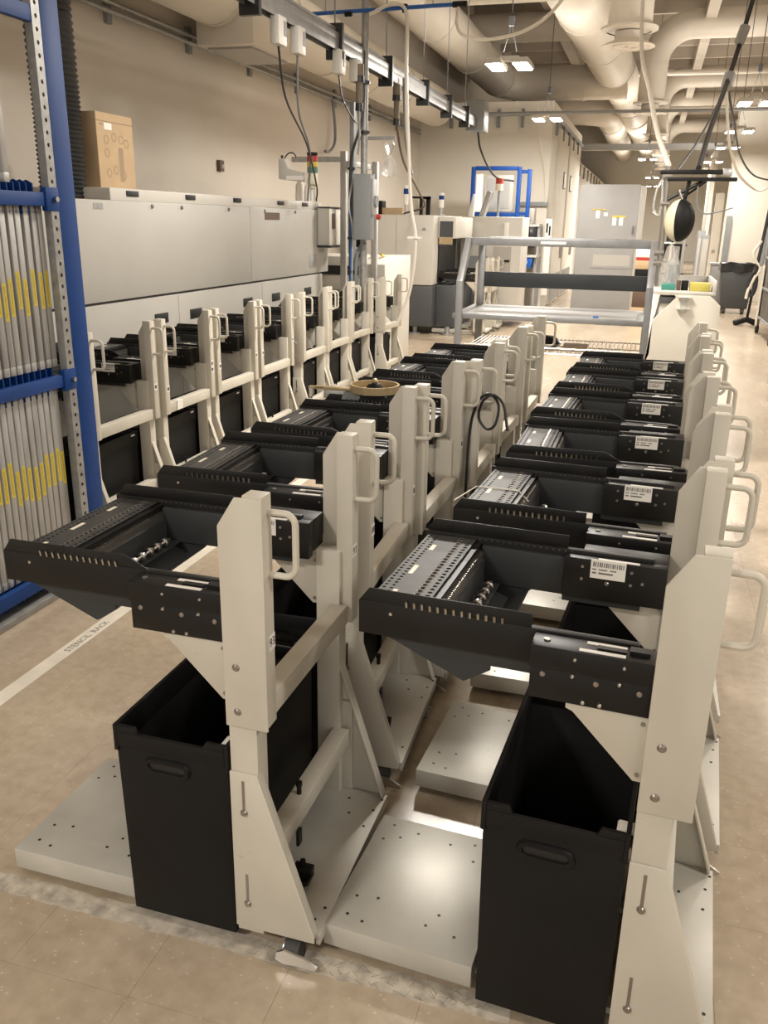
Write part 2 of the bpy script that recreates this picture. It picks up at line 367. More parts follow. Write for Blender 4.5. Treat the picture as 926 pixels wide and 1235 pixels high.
# ------------------------------------------------------------------ feeder carts
W, ZT, CX, CZ, ZB, D = .096, 1.10, .0385, .0615, .595, .577
XP = .065
def make_cart():
    c = thing('feeder_cart', 'x', 'cart')
    # base
    b = MB().box(-.64, -.292, .043, .452, .022, .079).build('base_plate', BEIGE2, c, .002)
    h = MB()
    for (x, y) in ((-.60, .09), (-.56, .08), (-.60, .15), (-.55, .16), (-.61, .36), (-.57, .38), (-.60, .42), (-.53, .41), (-.42, .12), (-.40, .16), (-.35, .11), (-.44, .40), (-.38, .42), (-.37, .36)):
        h.cyl((x, y, .0785), (x, y, .0793), .0042, n=8)
    stuff(h.build('screw_hole', SEAM, b))
    MB().box(-.30, .2, .40, .43, .006, .022).build('cross_bar', BEIGE2, c); MB().box(-.30, .06, .10, .13, .006, .022).build('cross_bar', BEIGE2, c)
    fp = MB().box(.0, .198, .02, .545, .066, .079).box(.188, .198, .02, .545, .05, .066).build('foot_plate', BEIGE2, c, .0015)
    h = MB()
    for (x, y) in ((.17, .06), (.18, .10), (.175, .40), (.18, .47), (.12, .44), (.10, .5), (.19, .52)): h.cyl((x, y, .0785), (x, y, .0793), .0042, n=8)
    stuff(h.build('screw_hole', SEAM, fp))
    # lower posts
    MB().box(.001, XP, .010, .060, .05, .80).build('post', BEIGE, c, .002)
    MB().box(.001, XP, D - .060, D - .010, .05, .80).build('post', BEIGE, c, .002)
    # gussets with slots
    g = MB().prism([(.0, .066), (XP + .125, .066), (XP + .125, .085), (XP, .479), (.0, .479)], 1, .004, .009)
    g.prism([(XP + .125, .082), (XP + .120, .082), (XP - .004, .474), (XP, .479)], 1, .009, .03)
    g = g.build('front_gusset', BEIGE, c, .001)
    for z in (.375, .13):
        s = MB().box(.028, .034, .0028, .0042, z, z + .085).build('slot', BOLT, g)
    for z in (.375, .13): MB().lathe([(0, -.005), (.006, -.005), (.0085, -.001), (.0085, .002)], (.031, .003, z + .005), 10, 1).build('bolt', BOLT, g)
    g = MB().prism([(.0, .066), (XP + .125, .066), (XP + .125, .085), (XP, .479), (.0, .479)], 1, D - .030, D - .025)
    g.prism([(XP + .125, .085), (XP + .120, .082), (XP - .004, .474), (XP, .479)], 1, D - .055, D - .03)
    g.box(XP, XP + .03, D - .04, D - .03, .08, .36)
    g.build('rear_gusset', BEIGE, c, .001)
    # rails
    MB().box(.040, .086, .055, D - .055, .602, .655).build('rail', BEIGE, c, .003)
    r = MB().box(.046, .092, .055, D - .055, .235, .285).build('rail', BEIGE, c, .003)
    MB().cyl((.069, .22, .285), (.069, .22, .312), .006, n=10).cyl((.069, .22, .308), (.069, .22, .318), .008, n=10).build('bolt', BLACK, r)
    MB().box(.09, .125, .13, .17, .10, .11).cyl((.105, .15, .08), (.105, .15, .155), .007, n=8).box(.085, .13, .14, .16, .125, .14).build('floor_latch', BLACK, c)
    MB().box(.093, .1, .14, .16, .2, .24).build('latch_bracket', BLACK, c)
    # casters
    for (y) in (.042, .49):
        k = MB().box(.115, .165, y - .02, y + .02, .058, .067).box(.118, .124, y - .015, y + .015, .018, .06).box(.156, .162, y - .015, y + .015, .018, .06).build('caster', STEEL, c)
        MB().cyl((.122, y - .03, .031), (.158, y - .03, .031), .031, n=18).build('wheel', RUBBER, k); MB().lathe([(0, -.002), (.02, -.002), (.024, .0), (.024, .003)], (.118, y - .03, .031), 14, 0).build('wheel_cover', STEEL, k)
        MB().prism([(.105, .02), (.125, .012), (.165, .016), (.20, .014), (.205, .024), (.175, .042), (.125, .05), (.108, .04)], 1, y - .062, y - .056).build('brake_lever', STEEL, k)
    # upper post covers
    def cover(rear):
        p = MB()
        prof = [(0, ZB), (W, ZB), (W, ZT), (CX, ZT), (0, ZT - CZ)]
        if not rear:
            p.prism(prof, 1, 0, .005)
        else:
            p.prism(prof, 1, D - .005, D)
        o = p.build('post_cover', BEIGE, c, .0022)
        ch = MB()
        if not rear: ch.box(.052, W - .0005, .0052, .047, ZB + .006, ZT + .004)
        else: ch.box(.052, W - .0005, D - .047, D - .0052, ZB + .006, ZT + .004)
        ch.build('channel', BEIGE, o, .003)
        yh = .03 if not rear else D - .03
        hd = MB().tube(rrect_path(W - .003, .152, .938, 1.068, .022, yh), .0068, 10).build('handle', BEIGE, c)
        mk = MB().lathe([(0, -.004), (.006, -.004), (.009, -.001), (.009, .002)], (0, 0, 0), 10, 1)
        if not rear:
            for z in (.735, .632):
                MB().lathe([(0, -.0045), (.005, -.0045), (.0085, -.001), (.0085, .002)], (.028, 0, z), 12, 1).build('bolt', BOLT, o)
        return o
    cover(False); cover(True)
    # brackets under the arms
    for y in (.018, D - .048):
        k = MB().prism([(-.145, .785), (.002, .785), (.002, .645), (-.014, .645), (-.132, .763), (-.145, .768)], 1, y, y + .004).box(-.006, .001, y, y + .03, .645, .78).build('arm_bracket', BEIGE, c, .0008)
        for z in (.66, .765): MB().cyl((-.008, y - .003, z), (-.008, y, z), .004, n=8).build('bolt', BOLT, k)
    # arms: rails with fins
    def arm(rear):
        y0, y1 = (.0624, .079) if not rear else (.500, .5165)
        a = MB().box(-.567, -.03, y0, y1, .822, .893).build('arm_rail', BLACK, c, .0015)
        fy = (y0 + .001, y0 + .004) if not rear else (y1 - .004, y1 - .001)
        return a, fy
    a1, f1 = arm(False); a2, f2 = arm(True)
    FINT = [(-.566, .893), (-.545, .921), (-.255, .921), (-.20, .893)]
    FINS = [(-.566, .893), (-.545, .921), (-.224, .921), (-.224, .885)]
    for nm, prof, aa, ff in (('fin', FINT, a1, f1), ('fin', FINS, a2, f2)):
        MB().prism(prof, 1, *ff).build(nm, BLACK, aa, .0006)
    pn = MB()
    for i in range(13):
        x = -.468 + i * .0158; pn.cyl((x, .0635, .892), (x, .0605, .9045), .0028, n=6)
    stuff(pn.build('pin_row', STEEL, a1))
    MB().lathe([(0, -.001), (.0035, -.001), (.0035, .001)], (-.50, .0622, .872), 8, 1).build('rivet', STEEL, a1)
    pn = MB()
    for i in range(16):
        x = -.43 + i * .0145; pn.cyl((x, .4995, .888), (x, .501, .888), .0016, n=6)
    stuff(pn.build('pin_row', BOLT, a2))
    # clamps at the posts
    k = MB().box(-.215, .0, .006, .062, .845, .889).box(-.213, .0, .010, .058, .782, .8445).build('arm_clamp', BLACK, c, .0015)
    s = MB()
    for x, z in ((-.135, .872), (-.05, .872), (-.137, .838), (-.055, .838), (-.115, .79), (-.085, .79)): s.lathe([(0, -.0035), (.0022, -.0035), (.0042, -.001), (.0042, .002)], (x, .008, z), 8, 1)
    stuff(s.build('screw', STEEL, k))
    s = MB()
    for x, z in ((-.19, .832), (-.095, .83), (-.02, .826)): s.lathe([(0, -.002), (.004, -.002), (.0055, -.0005), (.0055, .003)], (x, .0095, z), 10, 1)
    stuff(s.build('screw', BOLT, k))
    MB().box(-.13, -.05, .012, .022, .889, .8902).build('strip_label', WHITE, k); MB().box(-.12, -.05, .044, .054, .889, .8902).build('strip_label', WHITE, k)
    MB().box(-.10, -.05, .028, .041, .889, .8925).build('spacer', BLACK, k); MB().box(-.045, -.01, .03, .05, .889, .896).build('spacer', BLACK, k); MB().cyl((-.19, .034, .889), (-.19, .034, .8915), .006, n=10).build('cap_screw', BOLT, k)
    k = MB().box(-.225, .0, .470, .4995, .79, .886).box(-.19, .0, .5, D - .006, .80, .886).build('arm_clamp', BLACK, c, .0015)
    lb = MB().box(-.165, -.088, .4688, .4702, .844, .889).build('barcode_label', WHITE, k)
    s = MB()
    for i in range(15):
        x = -.160 + i * .0047; s.box(x, x + (.0022 if i % 3 else .0033), .4684, .4688, .872, .883)
    s.box(-.161, -.152, .4684, .4688, .864, .867).box(-.147, -.128, .4684, .4688, .864, .867).box(-.122, -.108, .4684, .4688, .864, .867).box(-.161, -.152, .4684, .4688, .855, .859).box(-.147, -.115, .4684, .4688, .855, .859)
    stuff(s.build('barcode', GPRINT, lb))
    s = MB()
    for x, z in ((-.127, .833), (-.183, .868), (-.183, .838), (-.075, .868), (-.075, .838), (-.05, .845)): s.lathe([(0, -.002), (.0035, -.002), (.0042 if x != -.127 else .006, .001)], (x, .4695, z), 8, 1)
    stuff(s.build('screw', BOLT, k))
    MB().box(-.15, -.06, .474, .482, .886, .888).build('strip_label', WHITE, k); MB().box(-.13, -.05, .516, .528, .886, .8872).build('strip_label', WHITE, k)
    MB().box(-.42, -.21, .486, .4998, .785, .876).box(-.226, -.05, .488, .4998, .770, .805).build('inner_panel', DGREY, c, .001)
    MB().box(-.42, -.05, .079, .086, .79, .88).build('inner_panel', DGREY, c, .001)
    # perforated feeder table
    tb = MB()
    tb.perf(-.555, -.523, .083, .496, .886, 2, 26, .0042)
    tb.v += [(-.523, .083, .886), (-.482, .083, .886), (-.482, .496, .886), (-.523, .496, .886)]; n = len(tb.v) - 4; tb.f.append((n, n + 1, n + 2, n + 3))
    tb.perf(-.482, -.4385, .083, .496, .886, 2, 24, .0052)
    tb = tb.build('feeder_table', TABLE, c, fix=False)
    MB().box(-.556, -.438, .082, .497, .852, .8825).build('table_core', SEAM, tb)
    rg = MB()
    for i in range(24):
        y = .083 + (i + .5) * .413 / 24; rg.lathe([(.0053, .8858), (.0076, .8866), (.0078, .8858)], (-.4711, y, 0), 8)
    stuff(rg.build('bushing_row', BOLT, tb))
    [MB().box(-.524, -.514, q, q + w_, .886, .8868).build('tape_label', CREAM, tb) for q, w_ in ((.12, .03), (.24, .05), (.39, .035))]
    MB().box(-.438, -.425, .082, .497, .80, .880).build('edge_bar', BLACK, c)
    st = MB().box(-.425, -.417, .082, .497, .845, .862)
    for i in range(40):
        y = .085 + i * .0103; st.box(-.4255, -.4175, y, y + .005, .862, .8655)
    stuff(st.build('toothed_strip', BOLT, c))
    MB().box(-.425, -.412, .082, .497, .775, .845).build('inner_wall', DGREY, c)
    # chute under the table
    ct = MB().prism([(-.535, .822), (-.352, .744), (-.305, .775), (-.308, .778), (-.352, .750), (-.53, .826)], 1, .086, .50).prism([(-.53, .822), (-.352, .746), (-.30, .780), (-.30, .822)], 1, .080, .085).prism([(-.53, .822), (-.352, .746), (-.30, .780), (-.30, .822)], 1, .495, .4998)
    ct.build('chute', DGREY, c, fix=True)
    kb = MB().cyl((-.388, .27, .80), (-.388, .46, .80), .004, n=8)
    kb.build('knob_rod', BOLT, c)
    for i in range(5):
        MB().lathe([(0, -.006), (.009, -.006), (.012, -.003), (.012, .004), (.009, .007), (0, .007)], (-.388, .29 + i * .036, .80), 12, 1).build('knob', STEEL, c)
    MB().box(-.412, -.372, .10, .485, .785, .788).build('inner_tray', DGREY, c)
    return c

def make_bin():
    b = thing('waste_bin', 'x', 'bin')
    x0, x1, y0, y1, zb, zt = -.281, -.0065, .010, .498, .026, .520
    t = .004
    s = MB()
    tp = .006   # slight taper to the bottom
    def shell(x0, x1, y0, y1, z0, z1, tp):
        n = len(s.v)
        s.v += [(x0 + tp, y0 + tp, z0), (x1 - tp * .3, y0 + tp, z0), (x1 - tp * .3, y1 - tp, z0), (x0 + tp, y1 - tp, z0), (x0, y0, z1), (x1, y0, z1), (x1, y1, z1), (x0, y1, z1)]
        return n
    a = shell(x0, x1, y0, y1, zb, zt, tp); i = shell(x0 + t, x1 - t, y0 + t, y1 - t, zb + .006, zt, tp)
    s.f += [(a, a + 3, a + 2, a + 1), (i, i + 1, i + 2, i + 3)]
    for k in range(4):
        j = (k + 1) % 4
        s.f += [(a + k, a + j, a + 4 + j, a + 4 + k), (i + j, i + k, i + 4 + k, i + 4 + j), (a + 4 + k, a + 4 + j, i + 4 + j, i + 4 + k)]
    bo = s.build('body', BLACKP, b, .0015)
    r = MB()
    # collar: corner blocks high, lowered middle of the front edge
    r.box(x0 - .004, x0 + .006, y0 - .004, y1 + .004, .470, .536); r.box(x1 - .006, x1 + .003, y0 - .004, y1 + .004, .470, .536)
    r.box(x0 + .006, x1 - .006, y0 - .004, y0 + .006, .482, .519); r.box(x0 + .006, x1 - .006, y1 - .006, y1 + .004, .482, .519)
    for ya, yb in ((y0 - .004, y0 + .006), (y1 - .006, y1 + .004)):
        r.prism([(x0 + .006, .519), (x0 + .058, .519), (x0 + .050, .535), (x0 + .006, .535)], 1, ya, yb); r.prism([(x1 - .006, .519), (x1 - .058, .519), (x1 - .050, .535), (x1 - .006, .535)], 1, ya, yb)
    r.build('rim', BLACKP, b, .0015)
    g = MB(); cx, cz, hw, hh = -.155, .447, .05, .013
    # stadium handle: raised ring round a dark slot
    def stad(hw, hh, n=6):
        p = []
        for q in range(n + 1):
            an = -math.pi / 2 + math.pi * q / n; p.append((cx + hw - hh + hh * math.cos(an), cz + hh * math.sin(an)))
        for q in range(n + 1):
            an = math.pi / 2 + math.pi * q / n; p.append((cx - hw + hh + hh * math.cos(an), cz + hh * math.sin(an)))
        return p
    po, pi_ = stad(.058, .022), stad(.046, .011); n = len(po); base = len(g.v)
    yf = y0 - .0005
    for y, P in ((yf, po), (yf - .007, [(x, z) for x, z in stad(.055, .019)]), (yf - .006, pi_), (yf - .0003, stad(.044, .009))): g.v += [(x, y, z) for x, z in P]
    for ring in range(3):
        for q in range(n):
            j = (q + 1) % n; g.f.append((base + ring * n + q, base + ring * n + j, base + (ring + 1) * n + j, base + (ring + 1) * n + q))
    h = g.build('grip_ring', BLACKP, b)
    MB().prism(stad(.044, .009), 1, yf - .0012, yf - .0002).build('grip_slot', SEAM, h)
    MB().box(x1 - .022, x1 + .008, y0 + .02, y0 + .05, .519, .527).box(x1 - .024, x1 - .018, y0 + .018, y0 + .05, .495, .525).build('clip', WHITE, b, .002)
    MB().box(x1 - .022, x1 + .008, y1 - .06, y1 - .03, .519, .527).box(x1 - .024, x1 - .018, y1 - .06, y1 - .03, .495, .525).build('clip', WHITE, b, .002)
    return b
proto = make_cart(); bproto = make_bin()
ORD = ['nearest', 'second', 'third', 'fourth', 'fifth', 'sixth', 'seventh', 'farthest']
ROWS = {
 'R': [(.083, 1.383, -3.44), (.137, 2.012, -3.6), (.184, 2.665, -.3), (.176, 3.29, -3.0), (.205, 3.915, -2.2), (.235, 4.54, -1.5)],
 'L': [(-.747, 1.411, -.55), (-.742, 2.085, 2.0), (-.735, 2.67, -1.5), (-.668, 3.262, -.5), (-.676, 3.93, -2.5), (-.635, 4.53, -1)],
 'M': [(-2.482, 3.375, 0), (-2.474, 4.0, .5), (-2.486, 4.63, 0), (-2.49, 5.26, 0), (-2.48, 6.0, .5), (-2.50, 6.63, 0), (-2.53, 7.29, -1), (-2.46, 8.04, -1.5)]}
RN = {'R': 'right-hand row', 'L': 'middle row', 'M': 'left row'}
EXTRA = {('R', 0): 'its bin at the bottom of the picture', ('L', 0): 'numbered 93', ('L', 1): 'numbered 88'}
carts = {}
first = True
for row in ('R', 'L', 'M'):
    n = len(ROWS[row])
    for i, (x, y, a) in enumerate(ROWS[row]):
        if first: c, b = proto, bproto; c.location = (x, y, 0); c.rotation_euler = (0, 0, math.radians(a)); b.location = (x, y, 0); b.rotation_euler = c.rotation_euler; first = False
        else: c = copy_tree(proto, (x, y, 0), a); b = copy_tree(bproto, (x, y, 0), a)
        od = 'nearest' if i == 0 else ('farthest' if i == n - 1 else ORD[i] + ' from the camera')
        lab = 'beige feeder cart with black arms, %s in the %s' % (od, RN[row])
        if (row, i) == ('L', 0): lab = 'beige feeder cart with sticker 93, nearest in the middle row'
        if (row, i) == ('L', 3): lab = 'beige feeder cart carrying a gold tape reel, fourth in the middle row'
        tag(c, lab, 'cart', 'feeder carts in three rows')
        tag(b, 'black plastic bin under the %s cart of the %s' % (od.replace(' from the camera', ''), {'R': 'right-hand row', 'L': 'middle row', 'M': 'left row'}[row]), 'bin', 'black bins under the feeder carts')
        carts[row, i] = c
# near rail fin of the first right-hand cart is square-ended, like its far one
for (row, i) in (('R', 0), ('R', 1), ('L', 1), ('L', 3)):
    c = carts[row, i]
    ar = [k for k in c.children if k.name.startswith('arm_rail')][0]
    fn = [k for k in ar.children if k.name.startswith('fin')][0]
    fn.data = [k for k in c.children if k.name.startswith('arm_rail')][1].children[0].data.copy() if False else MB().prism([(-.566, .893), (-.545, .921), (-.224, .921), (-.224, .885)], 1, .0634, .0664).mesh('fin', .0006)
    fn.data.materials.append(BLACK)
for i in (2, 3, 4):
    pass
# number stickers on the side of the posts
st_me = MB().box(W - .0002, W + .0006, -.014, .014, -.017, .017).mesh('number_sticker'); st_me.materials.append(WHITE)
def sticker(cart, ypos, z, txt):
    o = put('number_sticker', st_me, cart, (0, ypos, z))
    if txt:
        t = put('lettering', text_mesh(txt, .027), o, (W + .0008, 0, 0)); t.rotation_euler = (math.radians(90), 0, math.radians(90))
sticker(carts['L', 0], .031, .79, '93'); sticker(carts['L', 0], D - .031, .80, '93')
sticker(carts['L', 1], .031, .80, '88')
bl = MB().box(W + .0006, W + .001, -.009, -.001, -.009, .009).box(W + .0006, W + .001, .001, .009, -.009, .009).mesh('sticker_print'); bl.materials.append(DGREY)
for key in (('L', 1), ('L', 2), ('M', 0), ('M', 1), ('M', 1), ('M', 2), ('M', 3)):
    c = carts[key]; z = random.uniform(.76, .86)
    o = put('number_sticker', st_me, c, (0, D - .031, z)); put('sticker_print', bl, o)
for key in (('M', 1), ('M', 2), ('M', 3)):
    o = put('number_sticker', st_me, carts[key], (0, .031, random.uniform(.72, .80))); put('sticker_print', bl, o)

# ------------------------------------------------------------------ tape reel and cable on the middle row
rl = thing('tape_reel', 'gold round tape reel with black hub lying on a middle-row cart', 'reel', (-1.03, 3.375, .935))
MB().lathe([(.03, .0), (.10, .0), (.10, .004), (.03, .004), (.03, 0)], n=32).build('flange', BRASS, rl)
MB().lathe([(.094, .0), (.102, .0), (.102, .03), (.094, .03), (.094, 0)], n=32).build('outer_ring', BRASS, rl)
MB().lathe([(0, .004), (.035, .004), (.035, .02), (.024, .032), (0, .034)], n=20).build('hub', BLACKP, rl)
MB().lathe([(0, .034), (.01, .034), (.014, .042), (.009, .052), (0, .055)], n=12).build('hub_knob', BRASS, rl)
MB().cyl((0, 0, -.04), (0, 0, 0), .04, n=16).build('spindle', BLACK, rl)
fd = thing('tape_feeder', 'brass tape feeder arm with silver body beside the gold reel', 'feeder', (-1.26, 3.345, .913))
MB().box(-.02, .17, -.012, .012, .022, .036).box(-.05, .02, -.012, .012, .026, .032).build('guide_arm', BRASS, fd, .002)
MB().box(.02, .12, -.014, .02, -.012, .022).build('body', ALU, fd, .003)
MB().prism([(.10, -.012), (.17, -.012), (.19, .005), (.16, .02), (.11, .02)], 1, -.016, .016).build('side_cover', BOXG, fd)
MB().box(-.045, -.03, -.012, .012, -.012, .026).build('foot', STEEL, fd)
lp = [(-0.605, 3.237, 0.56), (-0.605, 3.249, 0.765), (-0.597, 3.261, 0.882), (-0.568, 3.237, 0.959), (-0.531, 3.249, 0.981), (-0.497, 3.261, 0.938), (-0.502, 3.237, 0.867), (-0.536, 3.249, 0.844), (-0.571, 3.261, 0.884), (-0.555, 3.237, 0.953), (-0.518, 3.249, 0.978), (-0.478, 3.261, 0.94), (-0.453, 3.237, 0.845)]
tag(MB().tube(chain(lp, 6), .0055, 8).build('black_cable', CABLE), 'thick black cable looped over a handle in the middle row', 'cable')
tg = tag(MB().box(0, .001, -.03, .03, -.05, 0).box(-.02, .001, -.03, .03, 0, .001).build('paper_tag', WHITE, loc=(-2.387, 4.16, .656)), 'white paper tag taped to the rail of the left row', 'tag')
bd = MB().tube([(-.575, .10, .9), (-.56, .285, .8885), (-.44, .29, .8885), (-.41, .29, .86)], .0016, 6)
bo = bd.build('tie_strap', CREAM, carts['R', 1])

# ------------------------------------------------------------------ stencil rack
rx = -2.35
rk = thing('stencil_rack', 'blue steel stencil rack standing at the left picture edge', 'rack', (0, 0, 0))
for (ya, yb, xa) in ((3.215, 3.335, rx), (1.40, 1.52, rx), (3.215, 3.335, -3.06), (1.40, 1.52, -3.06)):
    MB().box(xa - .06, xa, ya, yb, .0, 2.85).build('post', BLUE, rk, .004)
def strut(x, y0, y1, z0, z1, nz):
    s = MB(); dz = (z1 - z0) / nz; 
    # perforated strip in the y-z plane, folded edges
    for k in range(nz):
        cz = z0 + (k + .5) * dz; cy = (y0 + y1) / 2; b = len(s.v); hy = (y1 - y0) / 2; hz = dz / 2; r = .008
        for (a, c) in ((hy, 0), (hy, hz), (0, hz), (-hy, hz), (-hy, 0), (-hy, -hz), (0, -hz), (hy, -hz)): s.v.append((x, cy + a, cz + c))
        for q in range(8): an = q * math.pi / 4; s.v.append((x, cy + r * math.cos(an), cz + r * 1.1 * math.sin(an)))
        for q in range(8): an = q * math.pi / 4; s.v.append((x - .004, cy + r * math.cos(an), cz + r * 1.1 * math.sin(an)))
        for q in range(8):
            j = (q + 1) % 8; s.f.append((b + q, b + j, b + 8 + j, b + 8 + q)); s.f.append((b + 8 + q, b + 8 + j, b + 16 + j, b + 16 + q))
    s.box(x - .035, x, y0 - .002, y0, z0, z1); s.box(x - .035, x, y1, y1 + .002, z0, z1)
    return s
strut(rx + .002, 3.165, 3.210, .02, 2.85, 62).build('perforated_strut', GALV, rk, fix=False)
for z0, z1 in ((.078, .136), (.905, .957), (1.637, 1.690), (2.30, 2.36)):
    b = MB().box(rx - .03, rx, 1.52, 3.165, z0, z1).build('beam', BLUE, rk, .003)
    MB().box(-3.10, -3.07, 1.52, 3.165, z0, z1).build('beam', BLUE, rk, .003)
    if z0 < 2.2:
        MB().box(rx - .02, rx + .006, 3.135, 3.215, z0 - .018, z1 + .02).build('beam_bracket', BLUE, rk, .002)
        tm = MB().prism([(rx - .11, z0 - .03), (rx - .034, z0 - .03), (rx - .034, z1 + .032), (rx - .06, z1 + .045), (rx - .11, z1 + .03)], 1, -.003, .003).mesh('divider_tooth')
        tm.materials.append(BLUE)
        for k in range(30): put('divider_tooth', tm, rk, (0, 2.02 + k * .0375, 0))
MB().box(-3.1, rx + .01, 1.40, 3.34, .0, .03).build('floor_runner', GALV, rk, .003)
for k in range(2): MB().lathe([(0, .012), (.012, .012), (.012, 0)], (rx + .006, 3.19, (.93, 1.665)[k]), 6, 0).build('beam_bolt', STEEL, rk)
fr_me = {}
def frame_mesh(h):
    if h not in fr_me:
        w = .66; t = .036
        m_ = MB(); m_.box(-w, 0, -.0155, .0155, 0, t).box(-w, 0, -.0155, .0155, h - t, h).box(-t, 0, -.0155, .0155, t, h - t).box(-w, -w + t, -.0155, .0155, t, h - t)
        a = m_.mesh('frame', .0025); a.materials.append(ALU)
        b = MB().box(-w + t, -t, -.001, .001, t, h - t).mesh('mesh_sheet'); b.materials.append(GALV)
        fr_me[h] = (a, b)
    return fr_me[h]
lab_me = MB().box(-.001, .0008, -.0105, .0105, 0, .145).mesh('yellow_label'); lab_me.materials.append(YELLOW)
pr = MB()
for k in range(22):
    z = .012 + k * .0056; pr.box(.0008, .0011, -.004, -.004 + random.uniform(.004, .008), z, z + .0032)
pr_me = pr.mesh('label_print'); pr_me.materials.append(mat('yellow_print', (.33, .25, .04), .6))
NTH = ['first', 'second', 'third', 'fourth', 'fifth', 'sixth', 'seventh', 'eighth', 'ninth', 'tenth', 'eleventh', 'twelfth', 'thirteenth', 'fourteenth', 'fifteenth', 'sixteenth']
def stencil(y, z0, h, zl, tier, nth, tilt=0):
    f = thing('stencil', 'aluminium-framed stencil with yellow label, %s from the blue post in the %s tier' % (nth, tier), 'frame', (rx - .034, y, z0), 0, 'stencil frames in the rack')
    a, b = frame_mesh(h); fo = put('frame', a, f); put('mesh_sheet', b, f)
    if zl is not None:
        l = put('yellow_label', lab_me, fo, (.0005, 0, zl)); put('label_print', pr_me, l)
ys = [3.135, 3.098, 3.051, 3.0, 2.96, 2.912, 2.874, 2.837, 2.79]
for i, y in enumerate(ys): stencil(y, .99, .66, (.25, .245, .26, .225, .255, .23, .215, .235, .24)[i], 'upper', NTH[i])
ys = [3.114, 3.086, 3.047, 3.009, 2.972, 2.935, 2.893, 2.858, 2.82, 2.783, 2.745, 2.706, 2.668, 2.63, 2.59]
for i, y in enumerate(ys): stencil(y, .14, .79, .33 + random.uniform(-.03, .03) + .002 * i, 'lower', NTH[i])
f = thing('stencil', 'lone aluminium-framed stencil standing on the top tier of the blue rack', 'frame', (rx - .034, 2.965, 1.72), 0, 'stencil frames in the rack'); a, b = frame_mesh(.6); put('frame', a, f); put('mesh_sheet', b, f)

# ------------------------------------------------------------------ long grey machine on the left
mx = -3.25
M1 = thing('long_machine', 'long grey enclosed machine with black seam along the left wall', 'machine', (0, 0, 0))
MB().box(-4.2, mx, 3.4, 8.72, .12, 1.078).build('lower_cabinet', MACH, M1, .006)
MB().box(-4.15, mx - .012, 3.42, 8.7, 1.078, 1.092).build('seam', SEAM, M1)
MB().box(-4.2, mx, 3.4, 7.0, 1.092, 1.70).build('hood', MACH, M1, .008)
MB().box(-4.2, mx, 7.006, 8.9, 1.092, 1.70).build('hood', MACH, M1, .008)
MB().box(-4.1, mx - .02, 5.0, 8.75, 1.70, 1.775).build('top_cap', MACH2, M1, .005)
MB().box(-4.1, mx - .1, 3.5, 8.6, .0, .12).build('plinth', MDARK, M1)
for (y, z) in ((5.25, 1.745), (6.02, 1.745), (6.8, 1.745), (7.7, 1.745), (8.3, 1.745)): MB().box(mx - .021, mx - .012, y - .07, y + .07, z - .017, z + .017).build('vent', SEAM, M1, .002)
for y in (5.45, 5.85, 6.6, 7.3, 8.0): MB().lathe([(0, .012), (.012, .01), (.014, 0)], (mx, y, 1.672), 10, 0).build('latch', BOLT, M1)
for (y, z) in ((4.33, .87), (5.48, .93), (5.98, .92), (6.9, .93), (7.5, .93), (8.3, .93)): MB().box(mx - .002, mx + .006, y - .09, y + .09, z - .035, z + .035).build('recessed_handle', SEAM, M1, .012)
for y in (5.73, 7.2): MB().box(mx - .001, mx + .0008, y - .003, y + .003, .15, 1.07).build('panel_joint', mat('joint_shadow_paint', (.22, .21, .19), .6), M1)
MB().box(mx, mx + .002, 4.78, 4.88, 1.645, 1.68).build('rating_plate', GALV, M1)
MB().box(mx, mx + .004, 7.3, 7.62, 1.60, 1.66).build('name_plate', BROWN, M1)
MB().box(mx, mx + .003, 8.35, 8.55, 1.15, 1.28).build('access_plate', CABG, M1, .01)
# dispenser at the end of the machine
ds = thing('wall_dispenser', 'white dispenser with dark window on the machine end', 'dispenser', (mx + .002, 8.72, 1.36))
MB().box(0, .13, -.14, .20, .0, .36).build('case', MACH2, ds, .01); MB().box(-.0, .15, -.15, .22, -.02, .0).build('drip_tray', DGREY, ds); MB().box(0, .14, -.145, .205, .36, .372).build('lid', DGREY, ds)
MB().box(.131, .134, -.07, .03, .16, .31).build('window', BROWN, ds, .004)
# cardboard box and hose on top
cb = thing('cardboard_box', 'tall brown cardboard box standing on the long machine', 'box', (-3.69, 5.18, 1.775))
MB().box(0, .24, 0, .42, 0, .46).build('carton', CARD, cb, .004)
for y in (.0, .42): pass
MB().box(.2402, .2412, .0, .42, .405, .411).box(.05, .05 + .001, 0, .42, .4602, .461).build('tape_line', CARDP, cb)
MB().box(.2405, .2415, .085, .17, .36, .40).build('shipping_label', WHITE, cb)
ic = MB()
for (y, z) in ((.10, .30), (.19, .32), (.10, .22), (.27, .31), (.33, .29), (.19, .12), (.28, .09), (.11, .10)):
    ic.lathe([(.022, 0), (.028, 0), (.028, .0007), (.022, .0007)], (.2405, y, z), 12, 0)
ic.box(.2403, .241, .235, .285, .05, .26); ic.box(.2403, .241, .03, .08, .385, .392)
stuff(ic.build('printed_icons', CARDP, cb))
hp = chain([(-3.6, 4.96, 3.25), (-3.6, 4.99, 2.86), (-3.6, 5.0, 2.4), (-3.6, 5.0, 2.05), (-3.6, 4.99, 1.705)], 26)
rad = [.138 + (.009 if i % 2 else -.005) for i in range(len(hp))]
tag(MB().tube(hp, .08, 16, True, rad).build('exhaust_hose', HOSE), 'black corrugated exhaust hose hanging onto the long machine', 'hose')

